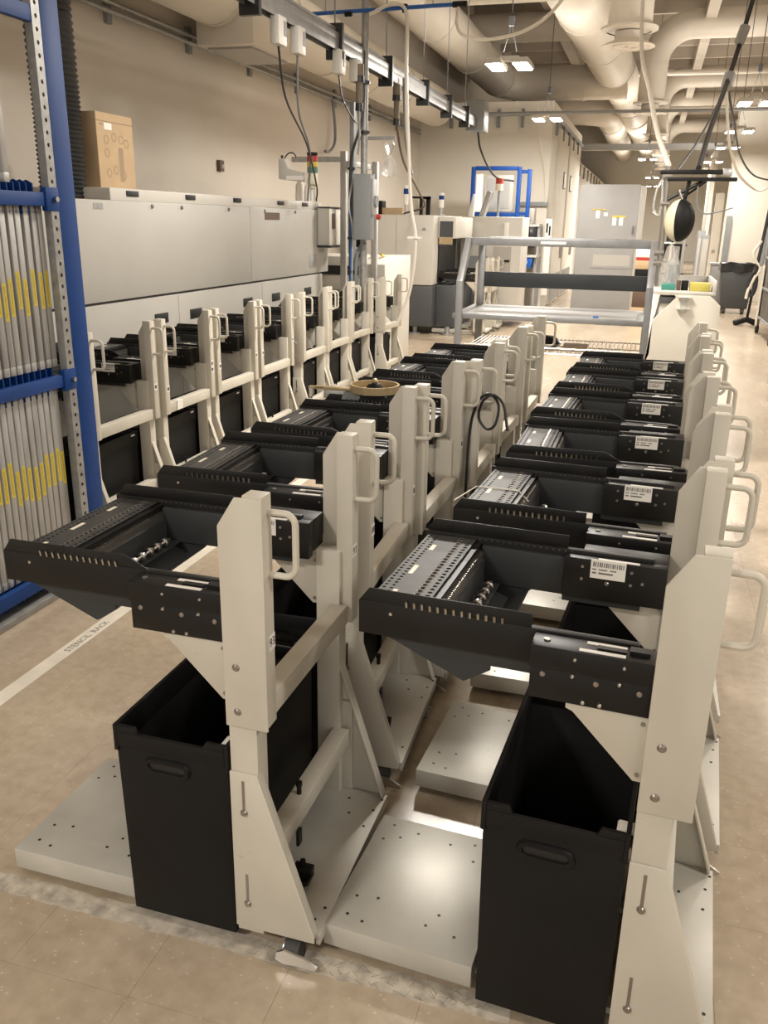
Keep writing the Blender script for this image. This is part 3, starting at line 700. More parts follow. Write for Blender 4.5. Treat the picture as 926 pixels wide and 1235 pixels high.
# stack light, lamp and bottles on the machine end
sl = thing('signal_tower', 'red and yellow signal tower above the long machine end', 'signal light', (-3.11, 8.05, 1.775))
MB().cyl((0, 0, 0), (0, 0, .12), .008, n=8).cyl((.04, 0, 0), (.04, 0, .12), .008, n=8).build('stem', ALUB, sl)
MB().lathe([(0, .10), (.035, .11), (.048, .15), (.048, .24), (0, .24)], (.02, 0, 0), 16).build('base', CREAM, sl)
for i, mm in enumerate((GRNP, YELP, REDP)): MB().lathe([(.05, .245 + i * .05), (.05, .29 + i * .05), (0, .29 + i * .05)], (.02, 0, 0), 16).build('lens', mm, sl)
MB().lathe([(.05, .395), (.05, .42), (0, .42)], (.02, 0, 0), 16).build('cap', BLACKP, sl)
lm = thing('work_lamp', 'white angled work lamp beside the signal tower', 'lamp', (-3.30, 8.02, 2.0))
MB().prism([(-.10, -.04), (.14, -.06), (.14, .02), (.0, .05), (-.04, .14), (-.10, .14)], 1, -.05, .05).build('shade', MACH2, lm, .01)
MB().box(-.02, .15, -.054, -.05, -.045, -.01).build('tube', WHITE, lm); MB().tube(bez((-.06, 0, .13), (-.02, 0, .22), (.05, 0, .2), (.06, 0, .15)), .006).cyl((-.08, 0, .1), (-.08, 0, .17), .012, n=8).build('hanger', CABLE, lm)
for i, (x, y, h) in enumerate(((-3.02, 8.5, .26), (-2.95 - .02, 8.62, .22))):
    b = thing('spray_bottle', 'white spray bottle on the machine, %s' % ('left of the pair' if i == 0 else 'right of the pair'), 'bottle', (-3.32 + i * .0, 8.3 + i * .22, 1.775), 0, 'spray bottles on the machine')
    MB().lathe([(0, 0), (.04, 0), (.042, .02), (.040, h * .55), (.015, h * .75), (.014, h * .85), (0, h * .85)], n=14).build('bottle_body', WHITE, b)
    MB().box(-.012, .03, -.012, .012, h * .85, h).box(.03, .045, -.006, .006, h * .9, h * .97).build('trigger_head', WHITE, b, .003)

# aluminium gantry
gf = thing('aluminium_frame', 'aluminium profile frame standing at the end of the long machine', 'frame', (0, 0, 0))
for (x, y, z1) in ((-3.04, 8.8, 2.26), (-2.9, 9.42, 2.2)): MB().box(x - .03, x + .03, y - .03, y + .03, 0, z1).build('upright', ALU, gf, .003)
MB().box(-3.6, -3.07, 8.78, 8.82, 2.16, 2.21).build('crossbar', ALU, gf, .003); MB().box(-3.01, -2.93, 8.78, 9.4, 2.12, 2.17).build('crossbar', ALU, gf, .003)

# vertical conduit with disconnect box
pc = thing('conduit_post', 'grey vertical conduits running up from behind the left row', 'conduit', (-.07, .22, 0))
MB().cyl((-2.49, 7.75, .0), (-2.49, 7.75, 4.6), .032, n=12).build('conduit', GALV, pc)
MB().box(-2.62, -2.58, 7.72, 7.80, 0, 2.6).build('strut_channel', BOXG, pc)
MB().tube(chain([(-2.57, 7.74, 1.0), (-2.55, 7.74, 1.3), (-2.47, 7.74, 1.42)], 5), .022, 8).build('flexible_conduit', GCABLE, pc)
MB().tube(chain([(-2.60, 7.70, .95), (-2.61, 7.70, 1.6), (-2.60, 7.70, 2.1), (-2.53, 7.70, 2.35), (-2.49, 7.71, 2.55), (-2.49, 7.72, 3.0)], 6), .012, 8).build('cable', CABLE, pc)
MB().tube(chain([(-2.585, 7.69, .95), (-2.58, 7.69, 1.5), (-2.61, 7.68, 1.75), (-2.57, 7.69, 2.0)], 6), .008, 6).build('cable', ALUB, pc)
MB().tube([(-2.595, 7.69, .95), (-2.595, 7.69, 1.7)], .008, 6).build('cable', BLUEP, pc)
for z in (2.35, 2.05, 1.45, 1.15, 2.75): MB().cyl((-2.60 if z < 2.3 else -2.47, 7.715, z - .012), (-2.60 if z < 2.3 else -2.47, 7.715, z + .012), .036 if z < 2.3 else .04, n=10).build('cable_tie', CABLE, pc)
db = thing('disconnect_box', 'grey electrical disconnect box with lever on the conduit', 'electrical box', (-2.605, 7.80, 1.44))
MB().box(0, .16, 0, .13, 0, .56).build('enclosure', BOXG, db, .006); MB().box(.16, .185, .02, .11, .22, .52).build('side_bracket', ALUB, db, .003)
MB().lathe([(0, 0), (.05, 0), (.05, .02), (0, .02)], (.186, .06, .33), 16, 0).build('lever_disc', BOXG, db); MB().lathe([(0, 0), (.025, .0), (.022, .03), (0, .04)], (.205, .06, .20), 12, 0).build('red_knob', REDP, db)
for z in (.06, .28, .5): MB().box(-.004, 0, .03, .09, z, z + .03).build('hinge', BOXG, db)
pb = thing('plastic_bag', 'clear plastic bag hanging from a bracket beside the conduit', 'bag', (-2.36, 8.1, 2.0))
MB().lathe([(.01, .32), (.05, .26), (.02, .18), (.07, .08), (.06, .0), (0, -.02)], n=9).build('film', CLEAR, pb); MB().box(-.28, .05, -.01, .01, .3, .33).build('bracket', GALV, pb)
me_ = thing('monitor_arm', 'black articulated arm behind the aluminium upright', 'arm', (-2.86, 8.6, 1.35))
MB().tube([(.0, 0, .05), (.06, 0, .0), (.1, -.03, -.05)], .02).build('arm', BLACKP, me_); MB().lathe([(0, -.03), (.045, -.03), (.045, .03), (0, .03)], (.07, 0, .06), 12, 1).lathe([(0, -.03), (.045, -.03), (.045, .03), (0, .03)], (.03, 0, -.06), 12, 1).build('joint', BLACKP, me_); MB().cyl((.06, 0, -.3), (.06, 0, 0), .012, n=8).build('stem', GALV, me_)

# ------------------------------------------------------------------ machines further down the line
cv = thing('conveyor_unit', 'low beige conveyor unit with two buttons on its top', 'machine', (0, 0, 0))
MB().prism([(9.5, 0), (10.6, 0), (10.6, 1.22), (9.7, 1.22), (9.5, 1.15)], 0, -3.05, -2.80).build('housing', MACH2, cv, .008)
MB().box(-3.9, -3.05, 9.6, 10.5, .85, 1.22).build('rail_housing', MACH2, cv, .008); MB().box(-3.85, -3.05, 9.58, 9.6, 1.02, 1.12).build('slot', SEAM, cv); MB().box(-3.8, -3.0, 9.7, 10.4, 0, .85).build('stand', MACH, cv)
for (x) in (-2.98, -2.87): MB().cyl((x, 9.72, 1.22), (x - .03, 9.66, 1.25), .015, n=8).build('button', YELP, cv)
MB().box(-3.05, -2.8, 9.495, 9.5, .9, .905).build('panel_joint', SEAM, cv)
M2 = thing('placement_machine', 'white machine with dark slate lower half beyond the left row', 'machine', (0, 0, 0))
MB().box(-4.35, -3.02, 12.7, 15.0, .72, 1.70).build('upper_body', MACH2, M2, .02)
MB().box(-4.35, -3.02, 12.72, 15.0, .12, .715).build('lower_body', MDARK, M2, .015)
MB().box(-3.015, -2.72, 12.95, 14.25, .1, .72).build('feeder_bay', MDARK, M2, .01); MB().box(-3.015, -2.75, 12.95, 14.25, 1.38, 1.68).build('front_hood', MACH2, M2, .015)
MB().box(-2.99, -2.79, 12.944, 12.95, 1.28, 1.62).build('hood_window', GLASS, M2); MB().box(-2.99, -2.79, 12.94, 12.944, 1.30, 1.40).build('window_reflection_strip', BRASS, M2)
MB().box(-3.015, -3.0, 13.0, 14.2, .75, 1.36).build('bay_interior', SEAM, M2)
for (x) in (-3.3, -2.8): MB().cyl((x, 12.85, 0), (x, 12.85, .12), .035, n=10).cyl((x, 12.85, 0), (x, 12.85, .02), .09, n=14).build('levelling_foot', GALV, M2)
MB().box(-3.58, -3.576, 12.695, 12.7, .73, 1.69).build('panel_joint', CABG, M2); MB().box(-3.5, -3.494, 12.715, 12.72, .13, .71).build('panel_joint', SEAM, M2)
MB().prism([(-3.2, 1.49), (-3.12, 1.49), (-3.15, 1.53), (-3.17, 1.53)], 1, 12.69, 12.70).build('vent_mark', GALV, M2)
def pole_light(x, y, z, h, where):
    p = thing('indicator_lamp', 'white and blue indicator lamp post %s' % where, 'signal light', (x, y, z))
    MB().lathe([(0, 0), (.06, 0), (.06, .015), (.02, .02), (.02, h * .35), (0, h * .35)], n=12).build('stand', ALUB, p); MB().lathe([(.038, h * .35), (.038, h * .7), (0, h * .7)], n=12).build('white_lens', WHITE, p)
    MB().lathe([(.04, h * .7), (.04, h * .88), (0, h * .88)], n=12).build('blue_lens', BLUE, p); MB().lathe([(.038, h * .88), (.036, h), (0, h)], n=12).build('cap', WHITE, p)
pole_light(-3.58, 13.2, 1.70, .42, 'left on the slate-bottomed machine'); pole_light(-3.06, 13.3, 1.70, .32, 'right on the slate-bottomed machine')
o = thing('black_bracket', 'black square frame standing on the slate-bottomed machine', 'frame', (-3.42, 13.4, 1.70)); MB().box(0, .04, 0, .06, 0, .27).box(.1, .16, 0, .06, 0, .27).box(0, .16, 0, .06, .23, .27).box(-.14, 0, 0, .05, .24, .27).build('frame', BLACKP, o)
o = thing('carton_tray', 'flat brown tray and black box on the slate-bottomed machine', 'tray', (-3.95, 13.2, 1.70)); MB().box(.0, .3, 0, .3, 0, .1).build('tray', CARD, o, .004); MB().box(-.12, .0, 0, .2, 0, .2).build('box', BLACKP, o, .004)
for i in range(2):   # docked carts, small
    q = copy_tree(proto, (-2.74 + i * .03, 11.75 - .02 + i * .62 - .0, 0), 0)
    tag(q, 'beige feeder cart docked at the slate-bottomed machine, %s of the two' % ('nearer' if i == 0 else 'farther'), 'cart', 'docked feeder carts')
    q.location.x = -2.42 + i * .05; q.location.y = 12.9 + i * .7
M3 = thing('inspection_machine', 'white machine with angled arm in front of the blue screen rack', 'machine', (0, 0, 0))
MB().box(-2.95, -1.97, 14.3, 15.1, .1, 1.70).build('cabinet', MACH2, M3, .015)
MB().prism([(-2.70, 1.70), (-2.62, 1.70), (-2.50, 2.06), (-2.53, 2.09), (-2.58, 2.08)], 1, 14.4, 14.6).build('angled_arm', CABG, M3, .01); MB().prism([(-2.98, 1.70), (-2.88, 1.70), (-2.85, 2.05), (-2.9, 2.06)], 1, 14.9, 15.0).build('angled_arm', MACH2, M3, .01)
MB().box(-2.26, -2.18, 14.27, 14.3, 1.35, 1.62).build('handset', WHITE, M3, .02); MB().box(-2.4, -2.12, 14.29, 14.3, .85, 1.25).build('door_panel', MACH, M3); MB().box(-2.92, -2.5, 14.295, 14.3, .3, 1.1).build('bay', BOXG, M3)
MB().box(-2.22, -2.14, 14.26, 14.3, 1.02, 1.05).build('latch', BLACKP, M3)
st = thing('signal_post', 'red-topped signal post on the white machine before the blue rack', 'signal light', (-2.42, 14.6, 1.70)); MB().cyl((0, 0, 0), (0, 0, .4), .02, n=8).build('stem', BOXG, st); MB().lathe([(.06, .4), (.06, .5), (0, .5)], n=12).build('base', CREAM, st); MB().lathe([(.062, .5), (.062, .58), (0, .58)], n=12).build('red_lens', REDP, st)
b2 = thing('screen_rack', 'blue steel rack holding grey screens behind the white machine', 'rack', (0, 0, 0))
for x in (-3.2, -2.38, -2.2): MB().box(x, x + .07, 16.2, 16.27, 0, 2.55 - (.04 if x > -2.3 else 0)).build('post', BLUE, b2, .004)
for z in (1.72, 2.49): MB().box(-3.13, -2.38, 16.2, 16.26, z, z + .07).build('beam', BLUE, b2, .004)
MB().box(-2.31, -2.2, 16.22, 16.27, 2.44, 2.5).box(-2.31, -2.2, 16.22, 16.27, 1.74, 1.8).build('side_beam', BLUE, b2)
for i, (x0, x1) in enumerate(((-2.98, -2.45),)): MB().box(x0, x1, 16.3, 16.34, 1.80, 2.42).build('screen', MACH, b2, .01); MB().box(x0 + .06, x1 - .06, 16.295, 16.3, 1.86, 2.36).build('screen_mesh', CABG, b2)
MB().box(-3.12, -3.0, 16.3, 16.36, 1.8, 2.45).build('white_frame', WHITE, b2)
# workbench under the partition
wb = thing('workbench', 'workbench with black drawer unit before the white back wall', 'bench', (0, 0, 0))
MB().box(-2.5, -2.0, 16.6, 17.4, 1.02, 1.06).build('bench_top', MACH2, wb); MB().box(-2.5, -2.46, 16.7, 17.3, 0, 1.02).box(-2.04, -2.0, 16.7, 17.3, 0, 1.02).build('leg', CABG, wb); MB().box(-2.5, -2.0, 16.8, 17.3, 1.56, 1.60).build('upper_shelf', MACH2, wb); MB().box(-2.04, -1.99, 16.85, 17.3, 1.06, 1.56).build('side_panel', CABG, wb)
MB().box(-2.5, -2.46, 16.85, 17.3, 1.06, 1.56).build('side_panel', CABG, wb)
bb = tag(MB().box(-2.42, -2.06, 16.7, 17.2, 1.19, 1.56).build('black_case', SCREEN, None, .01), 'black case hanging under the workbench shelf', 'case')
dp = thing('desktop_printer', 'small beige printer on the workbench shelf', 'printer', (-2.38, 16.85, 1.60)); MB().box(0, .26, 0, .3, 0, .28).build('case', MACH, dp, .02); MB().box(.03, .23, -.004, 0, .04, .09).build('slot', CABG, dp)
bn = thing('blue_tote', 'blue plastic tote below the workbench top', 'tote', (-2.36, 16.62, .83)); MB().prism([(0, .19), (.03, 0), (.27, 0), (.30, .19)], 1, 0, .25).build('tub', BLUEB, bn, .006); MB().box(.1, .2, -.003, 0, .08, .12).build('label', WHITE, bn)
tag(MB().box(-2.55, XC + .02, 17.42, 17.5, 1.93, 2.0).build('wall_rail', BOXG), 'dark grey rail across the white back wall', 'rail')
dp2 = thing('wall_panel', 'white wall panel with two black switches by the partition corner', 'panel', (XC + .02, 17.3, .3)); MB().box(0, .12, 0, .04, 0, 1.4).build('plate', WHITE, dp2, .005); MB().box(.02, .05, -.01, 0, 1.15, 1.32).box(.07, .10, -.01, 0, 1.1, 1.27).build('switch', BLACKP, dp2)
# tall grey cabinet
gc = thing('tall_cabinet', 'tall grey two-door cabinet beyond the steel shelf cart', 'cabinet', (0, 0, 0))
MB().box(-1.34, -.28, 17.0, 17.7, .05, 2.30).build('body', CABG, gc, .01); MB().box(-.28, -.18, 17.0, 17.6, .05, 2.28).build('side', MACH, gc, .006); MB().box(-1.36, -.26, 16.98, 17.7, 0, .05).build('plinth', DGREY, gc)
MB().box(-1.05, -.3, 16.99, 17.0, .85, 1.13).build('window', CABG, gc); MB().box(-1.0, -.34, 16.985, 16.99, .89, 1.09).build('pane', MACH, gc)
for (x, z, h, mm) in ((-1.02, 1.72, .15, WHITE), (-.88, 1.76, .06, WHITE), (-.72, 1.6, .14, WHITE), (-.6, 1.6, .14, WHITE), (-.73, 1.74, .03, YELP), (-1.1, 1.86, .02, YELP)): MB().box(x, x + (.07 if mm is WHITE else .24), 16.99, 17.0, z, z + h).build('sticker', mm, gc)
MB().cyl((-.34, 16.97, 1.45), (-.34, 16.97, 1.6), .012, n=8).build('handle', BOLT, gc)

# ------------------------------------------------------------------ stainless shelf cart
sc = thing('shelf_cart', 'grey steel shelf cart with slanted side frames at the row ends', 'cart', (0, 0, 0))
y0, y1 = 7.3, 8.0
for x in (-1.44, .03):
    s = 1 if x > -.5 else -1
    MB().box(x - .03, x + .03, y1 - .06, y1, .0, 1.48).build('upright', CART, sc, .003)
    MB().prism([(y0 - .30, 0), (y0 - .24, 0), (y0 - .24, 1.14), (y0 + .06, 1.44), (y0 + .06, 1.49), (y0 - .0, 1.49), (y0 - .30, 1.16)], 0, x - .025, x + .025).build('slanted_post', CART, sc, .003)
    MB().box(x - .02, x + .02, y0 - .25, y1, .25, .30).build('side_rail', CART, sc)
    MB().box(x - .02, x + .02, y0, y1, 1.43, 1.48).build('side_rail', CART, sc)
MB().box(-1.41, 0.0, y0 - .0, y0 + .05, 1.43, 1.49).build('top_rail', CART, sc, .004); MB().box(-1.41, 0.0, y1 - .05, y1, 1.43, 1.49).build('top_rail', CART, sc, .004)
MB().box(-.85, -.65, y0 - .002, y0, 1.45, 1.47).build('rail_label', WHITE, sc)
MB().box(-1.42, .03, y1 - .03, y1 - .01, 1.06, 1.19).build('back_panel', DGREY, sc, .004)
MB().box(-1.50, .02, y0 - .24, y1, .86, .90).build('deck_frame', CART, sc, .004); MB().box(-1.40, -.05, y0 - .20, y1 - .05, .9, .903).build('deck_sheet', CABG, sc)
ws = MB()
for k in range(40): x = -1.4 + k * .035; ws.cyl((x, y0 - .22, .62), (x, y1, .62), .0045, n=4)
for y in (y0 - .22, y0, y0 + .25, y1): ws.cyl((-1.42, y, .612), (.0, y, .612), .005, n=5)
for y in (y0 - .22,): ws.cyl((-1.42, y, .655), (.0, y, .655), .005, n=5)
w_ = ws.build('wire_shelf', STEEL, sc); w_['kind'] = 'stuff'
zg = [(-1.42 + k * .035, y0 - .22, .615 if k % 2 else .655) for k in range(41)]
MB().tube(zg, .003, 4).build('wire_truss', STEEL, sc)
tag(MB().box(-.62, -.42, 7.35, 7.6, .627, .64).build('cardboard_sheet', CARD), 'flat piece of cardboard on the wire shelf', 'cardboard')
tag(MB().lathe([(0, 0), (.12, .0), (.16, .04), (.1, .09), (0, .1)], (-.78, 7.35, .627), 12).build('black_bag', BAG), 'crumpled black bag on the wire shelf', 'bag')
tag(MB().box(-.38, -.34, 7.15, 7.2, .903, .915).build('blue_clip', BLUEP), 'small blue clip on the deck of the shelf cart', 'clip')

# ------------------------------------------------------------------ beige cabinet with chamfer at the end of the right row
ec = thing('end_cabinet', 'beige cabinet with chamfered panel behind the right row', 'cabinet', (0, 0, 0))
MB().prism([(.065, .0), (.066, .99), (.22, 1.165), (.415, 1.165), (.49, 1.10), (.50, .0)], 1, 6.3, 6.34).build('front_panel', BEIGE, ec, .004)
MB().box(.10, .47, 6.34, 6.95, .05, 1.10).build('body', BEIGE, ec, .004); MB().box(.05, .45, 6.30, 7.0, 1.165, 1.185).build('top_tray', MACH2, ec, .003)
MB().box(.43, .45, 6.3, 7.0, 1.185, 1.26).box(.2, .45, 6.98, 7.0, 1.185, 1.26).build('tray_lip', MACH2, ec, .003)
MB().prism([(.03, .6), (.10, 1.14), (.20, 1.14), (.07, .98)], 1, 6.36, 6.6).build('side_plate', BOXG, ec)
dsn = thing('label_holder', 'clear plastic spool holder stuck on the beige panel', 'holder', (.255, 6.296, 1.06)); MB().cyl((0, -.015, 0), (0, -.015, .09), .022, n=12).build('spool', CLEAR, dsn); MB().box(-.045, .045, -.018, 0, .088, .095).build('clip_bar', WHITE, dsn); MB().box(-.045, .045, -.018, 0, .012, .018).build('clip_bar', WHITE, dsn)
tag(MB().box(.10, .19, 6.4, 6.5, 1.185, 1.225).build('green_box', mat('green_card', (.04, .22, .17), .5), None, .003), 'small green and white box on the beige cabinet', 'box')
o = tag(MB().box(.285, .415, 6.36, 6.48, 1.185, 1.24).build('yellow_box', mat('yellow_card', (.50, .42, .09), .6), None, .003), 'yellow box on top of the beige cabinet', 'box')
tag(MB().box(.20, .225, 6.4, 6.48, 1.185, 1.25).build('brown_box', BROWN, None, .003), 'narrow brown box between the green and yellow boxes', 'box')
tag(MB().box(.23, .275, 6.42, 6.48, 1.185, 1.25).build('black_box', BLACKP, None, .003), 'narrow black box beside the yellow box', 'box')
bt = thing('wrapped_bottle', 'clear bottle wrapped in plastic film on the beige cabinet', 'bottle', (.17, 6.65, 1.185)); MB().lathe([(0, 0), (.045, 0), (.05, .08), (.045, .17), (.02, .22), (.018, .26), (0, .26)], n=14).build('bottle_body', CLEAR, bt); MB().lathe([(.06, .0), (.065, .1), (.05, .19), (.028, .28), (0, .3)], (-.03, .02, 0), 10).build('film', CLEAR, bt); MB().cyl((0, 0, .02), (0, 0, .16), .03, n=10).build('contents', ALUB, bt)
# pole with boom and task light
mp_ = thing('boom_stand', 'steel pole with black boom arms rising beside the beige cabinet', 'stand', (.06, 6.75, 0))
MB().tube([(0.01, 0, 1.185), (-.0, 0, 2.0)], .018, 10).cyl((.03, .04, 1.19), (.01, .04, 1.95), .008, n=8).build('pole', STEEL, mp_)
MB().box(-.05, .40, -.02, .02, 1.945, 1.975).box(.0, .46, -.03, .03, 1.90, 1.925).build('boom', BLACK, mp_, .004); MB().box(.36, .42, -.03, .03, 1.93, 1.985).build('boom_end', STEEL, mp_, .004)
MB().tube([(.02, 0, 1.78), (.24, 0, 1.90)], .012).tube([(.05, .03, 1.74), (.26, .03, 1.90)], .008).tube([(.12, .0, 1.70), (.15, 0, 1.9)], .014).build('brace', BLACK, mp_)
for z in (1.35, 1.42, 1.75, 1.93): MB().cyl((-.03, 0, z), (.035, 0, z), .022, n=10).build('clamp', BOLT, mp_)
MB().tube(chain([(-.02, -.02, 1.93), (-.06, -.02, 1.85), (-.07, -.02, 1.72), (-.03, -.02, 1.68), (-.02, -.02, 1.78), (-.03, -.02, 1.9)], 6), .008).build('hose_loop', CLEAR, mp_)
fn = thing('task_shield', 'round black and cream shield hanging from the boom', 'shield', (.175, 6.72, 1.64))
def dome(a0, a1, r=.125):
    s = MB(); n = 10; m2_ = 14; 
    for i in range(n + 1):
        u = a0 + (a1 - a0) * i / n
        for j in range(m2_ + 1):
            v = -math.pi / 2 + math.pi * j / m2_
            s.v.append((r * .82 * math.cos(v) * math.cos(u), r * .8 * math.cos(v) * math.sin(u), r * 1.15 * math.sin(v)))
    for i in range(n):
        for j in range(m2_): a = i * (m2_ + 1) + j; s.f.append((a, a + 1, a + m2_ + 2, a + m2_ + 1))
    return s
dome(-math.pi * .62, math.pi * .4).build('black_shell', BLACKP, fn); dome(math.pi * .4, math.pi * 1.38).build('cream_shell', mat('cream_shell', (.62, .56, .40), .45), fn)
MB().tube([(0, 0, .14), (-.03, 0, .2)], .01).build('hook', BOLT, fn)

# ------------------------------------------------------------------ far end of the aisle
tc = thing('trash_can', 'dark grey wheeled trash can with black liner by the aisle', 'trash can', (1.66, 18.6, 0))
MB().prism([(-.25, .10), (.25, .10), (.30, .92), (-.30, .92)], 1, -.26, .26).build('can', TRASH, tc, .03)
lr = MB(); n = 26
for k, (r, z) in enumerate(((.29, .93), (.325, .95), (.33, .80), (.31, .78))):
    for i in range(n):
        an = 2 * math.pi * i / n; f = 1 + .05 * math.sin(5 * an + k); sx = r * f / max(abs(math.cos(an)), abs(math.sin(an))) * .95
        lr.v.append((sx * math.cos(an), sx * math.sin(an) * .9, z + .02 * math.sin(7 * an + k) * (1 if k > 1 else .5)))
for k in range(3):
    for i in range(n): j = (i + 1) % n; lr.f.append((k * n + i, k * n + j, (k + 1) * n + j, (k + 1) * n + i))
lr.build('liner', BAG, tc)
for x in (-.17, .17): MB().cyl((x - .03, -.2, .05), (x + .03, -.2, .05), .05, n=12).box(x - .035, x + .035, -.24, -.16, .05, .11).build('caster', RUBBER, tc)
gb = thing('grey_tote_bin', 'light grey square bin behind the trash can', 'bin', (1.40, 19.6, 0)); MB().box(-.17, .15, -.15, .15, 0, .86).build('tub', CABG, gb, .02); MB().box(-.19, .17, -.17, .17, .86, .91).build('lid', CABG, gb, .015)
# stand on wheels
ps = thing('pole_stand', 'grey pole stand on a wheeled base in the far aisle', 'stand', (.92, 27.5, 0))
MB().cyl((0, 0, .1), (0, 0, 1.6), .05, n=10).cyl((0, 0, 1.6), (.05, 0, 2.25), .02, n=8).build('pole', CABG, ps); MB().tube([(-.45, -.1, .1), (0, 0, .16), (.45, .1, .1)], .035).tube([(-.2, .3, .1), (0, 0, .16), (.2, -.3, .1)], .035).build('base', ALUB, ps)
for dx, dy in ((-.45, -.1), (.45, .1), (.2, -.3)): MB().cyl((dx - .02, dy, .05), (dx + .02, dy, .05), .05, n=10).build('wheel', RUBBER, ps)
MB().lathe([(.12, .16), (.07, .3), (0, .3)], n=10).build('collar', BLACKP, ps)
dk = thing('far_desk', 'dark desk with black monitor at the far end', 'desk', (.3, 33, 0))
MB().box(-1.6, .9, 0, 1.0, .95, 1.02).build('desk_top', BLACKP, dk); MB().box(-1.5, -1.4, .1, .9, 0, .95).box(.7, .8, .1, .9, 0, .95).box(-.3, -.2, .1, .9, 0, .95).build('leg', BLACKP, dk); MB().box(.2, .65, .4, .45, 1.1, 1.5).box(.38, .46, .42, .5, 1.0, 1.12).build('monitor', SCREEN, dk); MB().box(-.4, .5, .3, .8, 1.02, 1.06).build('paper_stack', WHITE, dk)
for i, x in enumerate((-1.0, .35)):
    ch = thing('office_chair', 'dark office chair %s the far desk' % ('left of' if i == 0 else 'in front of'), 'chair', (x, 32.3, 0), 0, 'chairs at the far desk'); MB().box(-.28, .28, -.25, .25, .42, .5).build('seat', BLACKP, ch, .03); MB().box(-.26, .26, -.3, -.24, .55, 1.05).build('backrest', BLACKP, ch, .03); MB().cyl((0, 0, .1), (0, 0, .42), .04).build('column', BLACKP, ch); MB().tube([(-.28, 0, .06), (.28, 0, .06)], .03).tube([(0, -.28, .06), (0, .28, .06)], .03).build('base', BLACKP, ch)
b = thing('blue_crate', 'blue plastic crate on the floor near the far desk', 'crate', (-.2, 30, .0)); MB().box(-.3, .3, -.2, .2, .5, .95).build('tub', BLUEB, b, .02); MB().box(-.35, .35, -.25, .25, 0, .5).build('stand', DGREY, b)
b = thing('box_stack', 'brown cartons stacked right of the tall cabinet', 'cartons', (-.06, 15.6, 0))
for i, (z, h, mm) in enumerate(((0, .3, CARD), (.3, .25, BROWN), (.55, .25, CARD), (.8, .12, BLACKP), (.92, .14, CARD), (1.06, .05, REDP), (1.11, .12, WHITE))): MB().box(-.16 + .01 * (i % 2), .16, -.15, .15, z, z + h).build('carton', mm, b, .004)
# white door panels and grey strip by the right column
dd = struct(MB().box(1.42, 1.62, 24.0, 24.06, 0, 2.4).build('door_3', WALLW)); MB().box(1.47, 1.55, 23.95, 24.0, 1.0, 1.06).build('door_handle', BOLT, dd)
tag(MB().box(1.58, 1.70, 21.9, 22.0, .15, 1.85).build('steel_trim', BOXG), 'grey metal corner strip beside the white column', 'strip')
for i, (x, y) in enumerate(((1.30, 26.5), (1.36, 25.4))):
    d = thing('tool_cabinet', 'tall narrow grey cabinet far along the right aisle, %s' % ('farther one' if i == 0 else 'nearer one'), 'cabinet', (x, y, 0)); MB().box(-.08, .12, 0, .4, 0, 1.5 - .1 * i).build('body', BOXG, d); MB().box(-.05, .1, -.01, 0, .2, 1.3).build('door', MACH, d)

# rack at the right picture edge with hoses
rr_ = thing('wire_rack', 'dark metal shelving rack at the right picture edge', 'rack', (0, 0, 0))
MB().box(1.74, 1.80, 15.2, 15.26, .12, 1.75).box(1.74, 1.80, 13.4, 13.46, .12, 1.75).box(2.4, 2.46, 15.2, 15.26, .12, 1.75).build('post', GALV, rr_)
for z in (.25, .7, 1.15, 1.6): MB().box(1.74, 2.46, 13.4, 15.26, z, z + .03).build('shelf', BOXG, rr_)
MB().box(1.76, 2.44, 13.46, 15.2, .28, 1.55).build('contents', mat('dark_goods', (.09, .08, .07), .6, var=.5, vscale=5), rr_)
MB().box(1.735, 1.742, 15.0, 15.24, .12, 1.05).build('side_panel', BEIGE, rr_)
for y in (13.5, 15.2): MB().cyl((1.75, y, .06), (1.80, y, .06), .06, n=12).build('caster', RUBBER, rr_)
hs = thing('hose_stand', 'black stand with coiled hoses before the right rack', 'stand', (1.72, 16.3, 0))
MB().cyl((0, 0, .05), (.12, 0, 2.35), .022, n=8).build('pole', BLACKP, hs); MB().tube([(-.2, -.1, .04), (.0, 0, .1), (.15, .1, .04)], .05).build('base', BLACKP, hs)
MB().tube(chain([(.02, -.05, .55), (.06, -.05, .75), (.0, -.05, .9), (-.05, -.05, .7), (.0, -.05, .5), (.06, -.05, .65), (.03, -.05, .95), (.06, -.05, 1.3), (.1, -.05, 1.9)], 6), .03, 8).build('coiled_hose', CABLE, hs)
MB().tube(chain([(.05, -.06, 1.4), (-.05, -.06, 1.2), (.02, -.06, 1.05), (.1, -.06, .95), (.02, -.06, .8), (-.05, -.06, .6), (-.07, -.06, .45)], 6), .025, 8).build('white_hose', WHOSE, hs)
MB().box(.08, .2, -.04, -.03, 1.75, 2.05).build('yellow_sign', YELP, hs)
MB().cyl((.1, -.05, 1.0), (.14, -.05, 1.6), .05, n=10).build('cylinder', BOXG, hs)

# ------------------------------------------------------------------ ceiling services
def duct(name, label, pts, r, n=20, rings=()):
    d = thing(name, label, 'duct', (0, 0, 0))
    MB().tube(pts, r, n).build('pipe', DUCT, d)
    for i, (p, q) in enumerate(rings):
        MB().cyl(p, q, r * 1.035, n=n).build('collar', DUCT, d)
    return d
def elbow(c, r, a0, a1, u, v, n=8):
    return [tuple(c[k] + r * (math.cos(a0 + (a1 - a0) * i / n) * u[k] + math.sin(a0 + (a1 - a0) * i / n) * v[k]) for k in range(3)) for i in range(n + 1)]
H_ = math.pi / 2
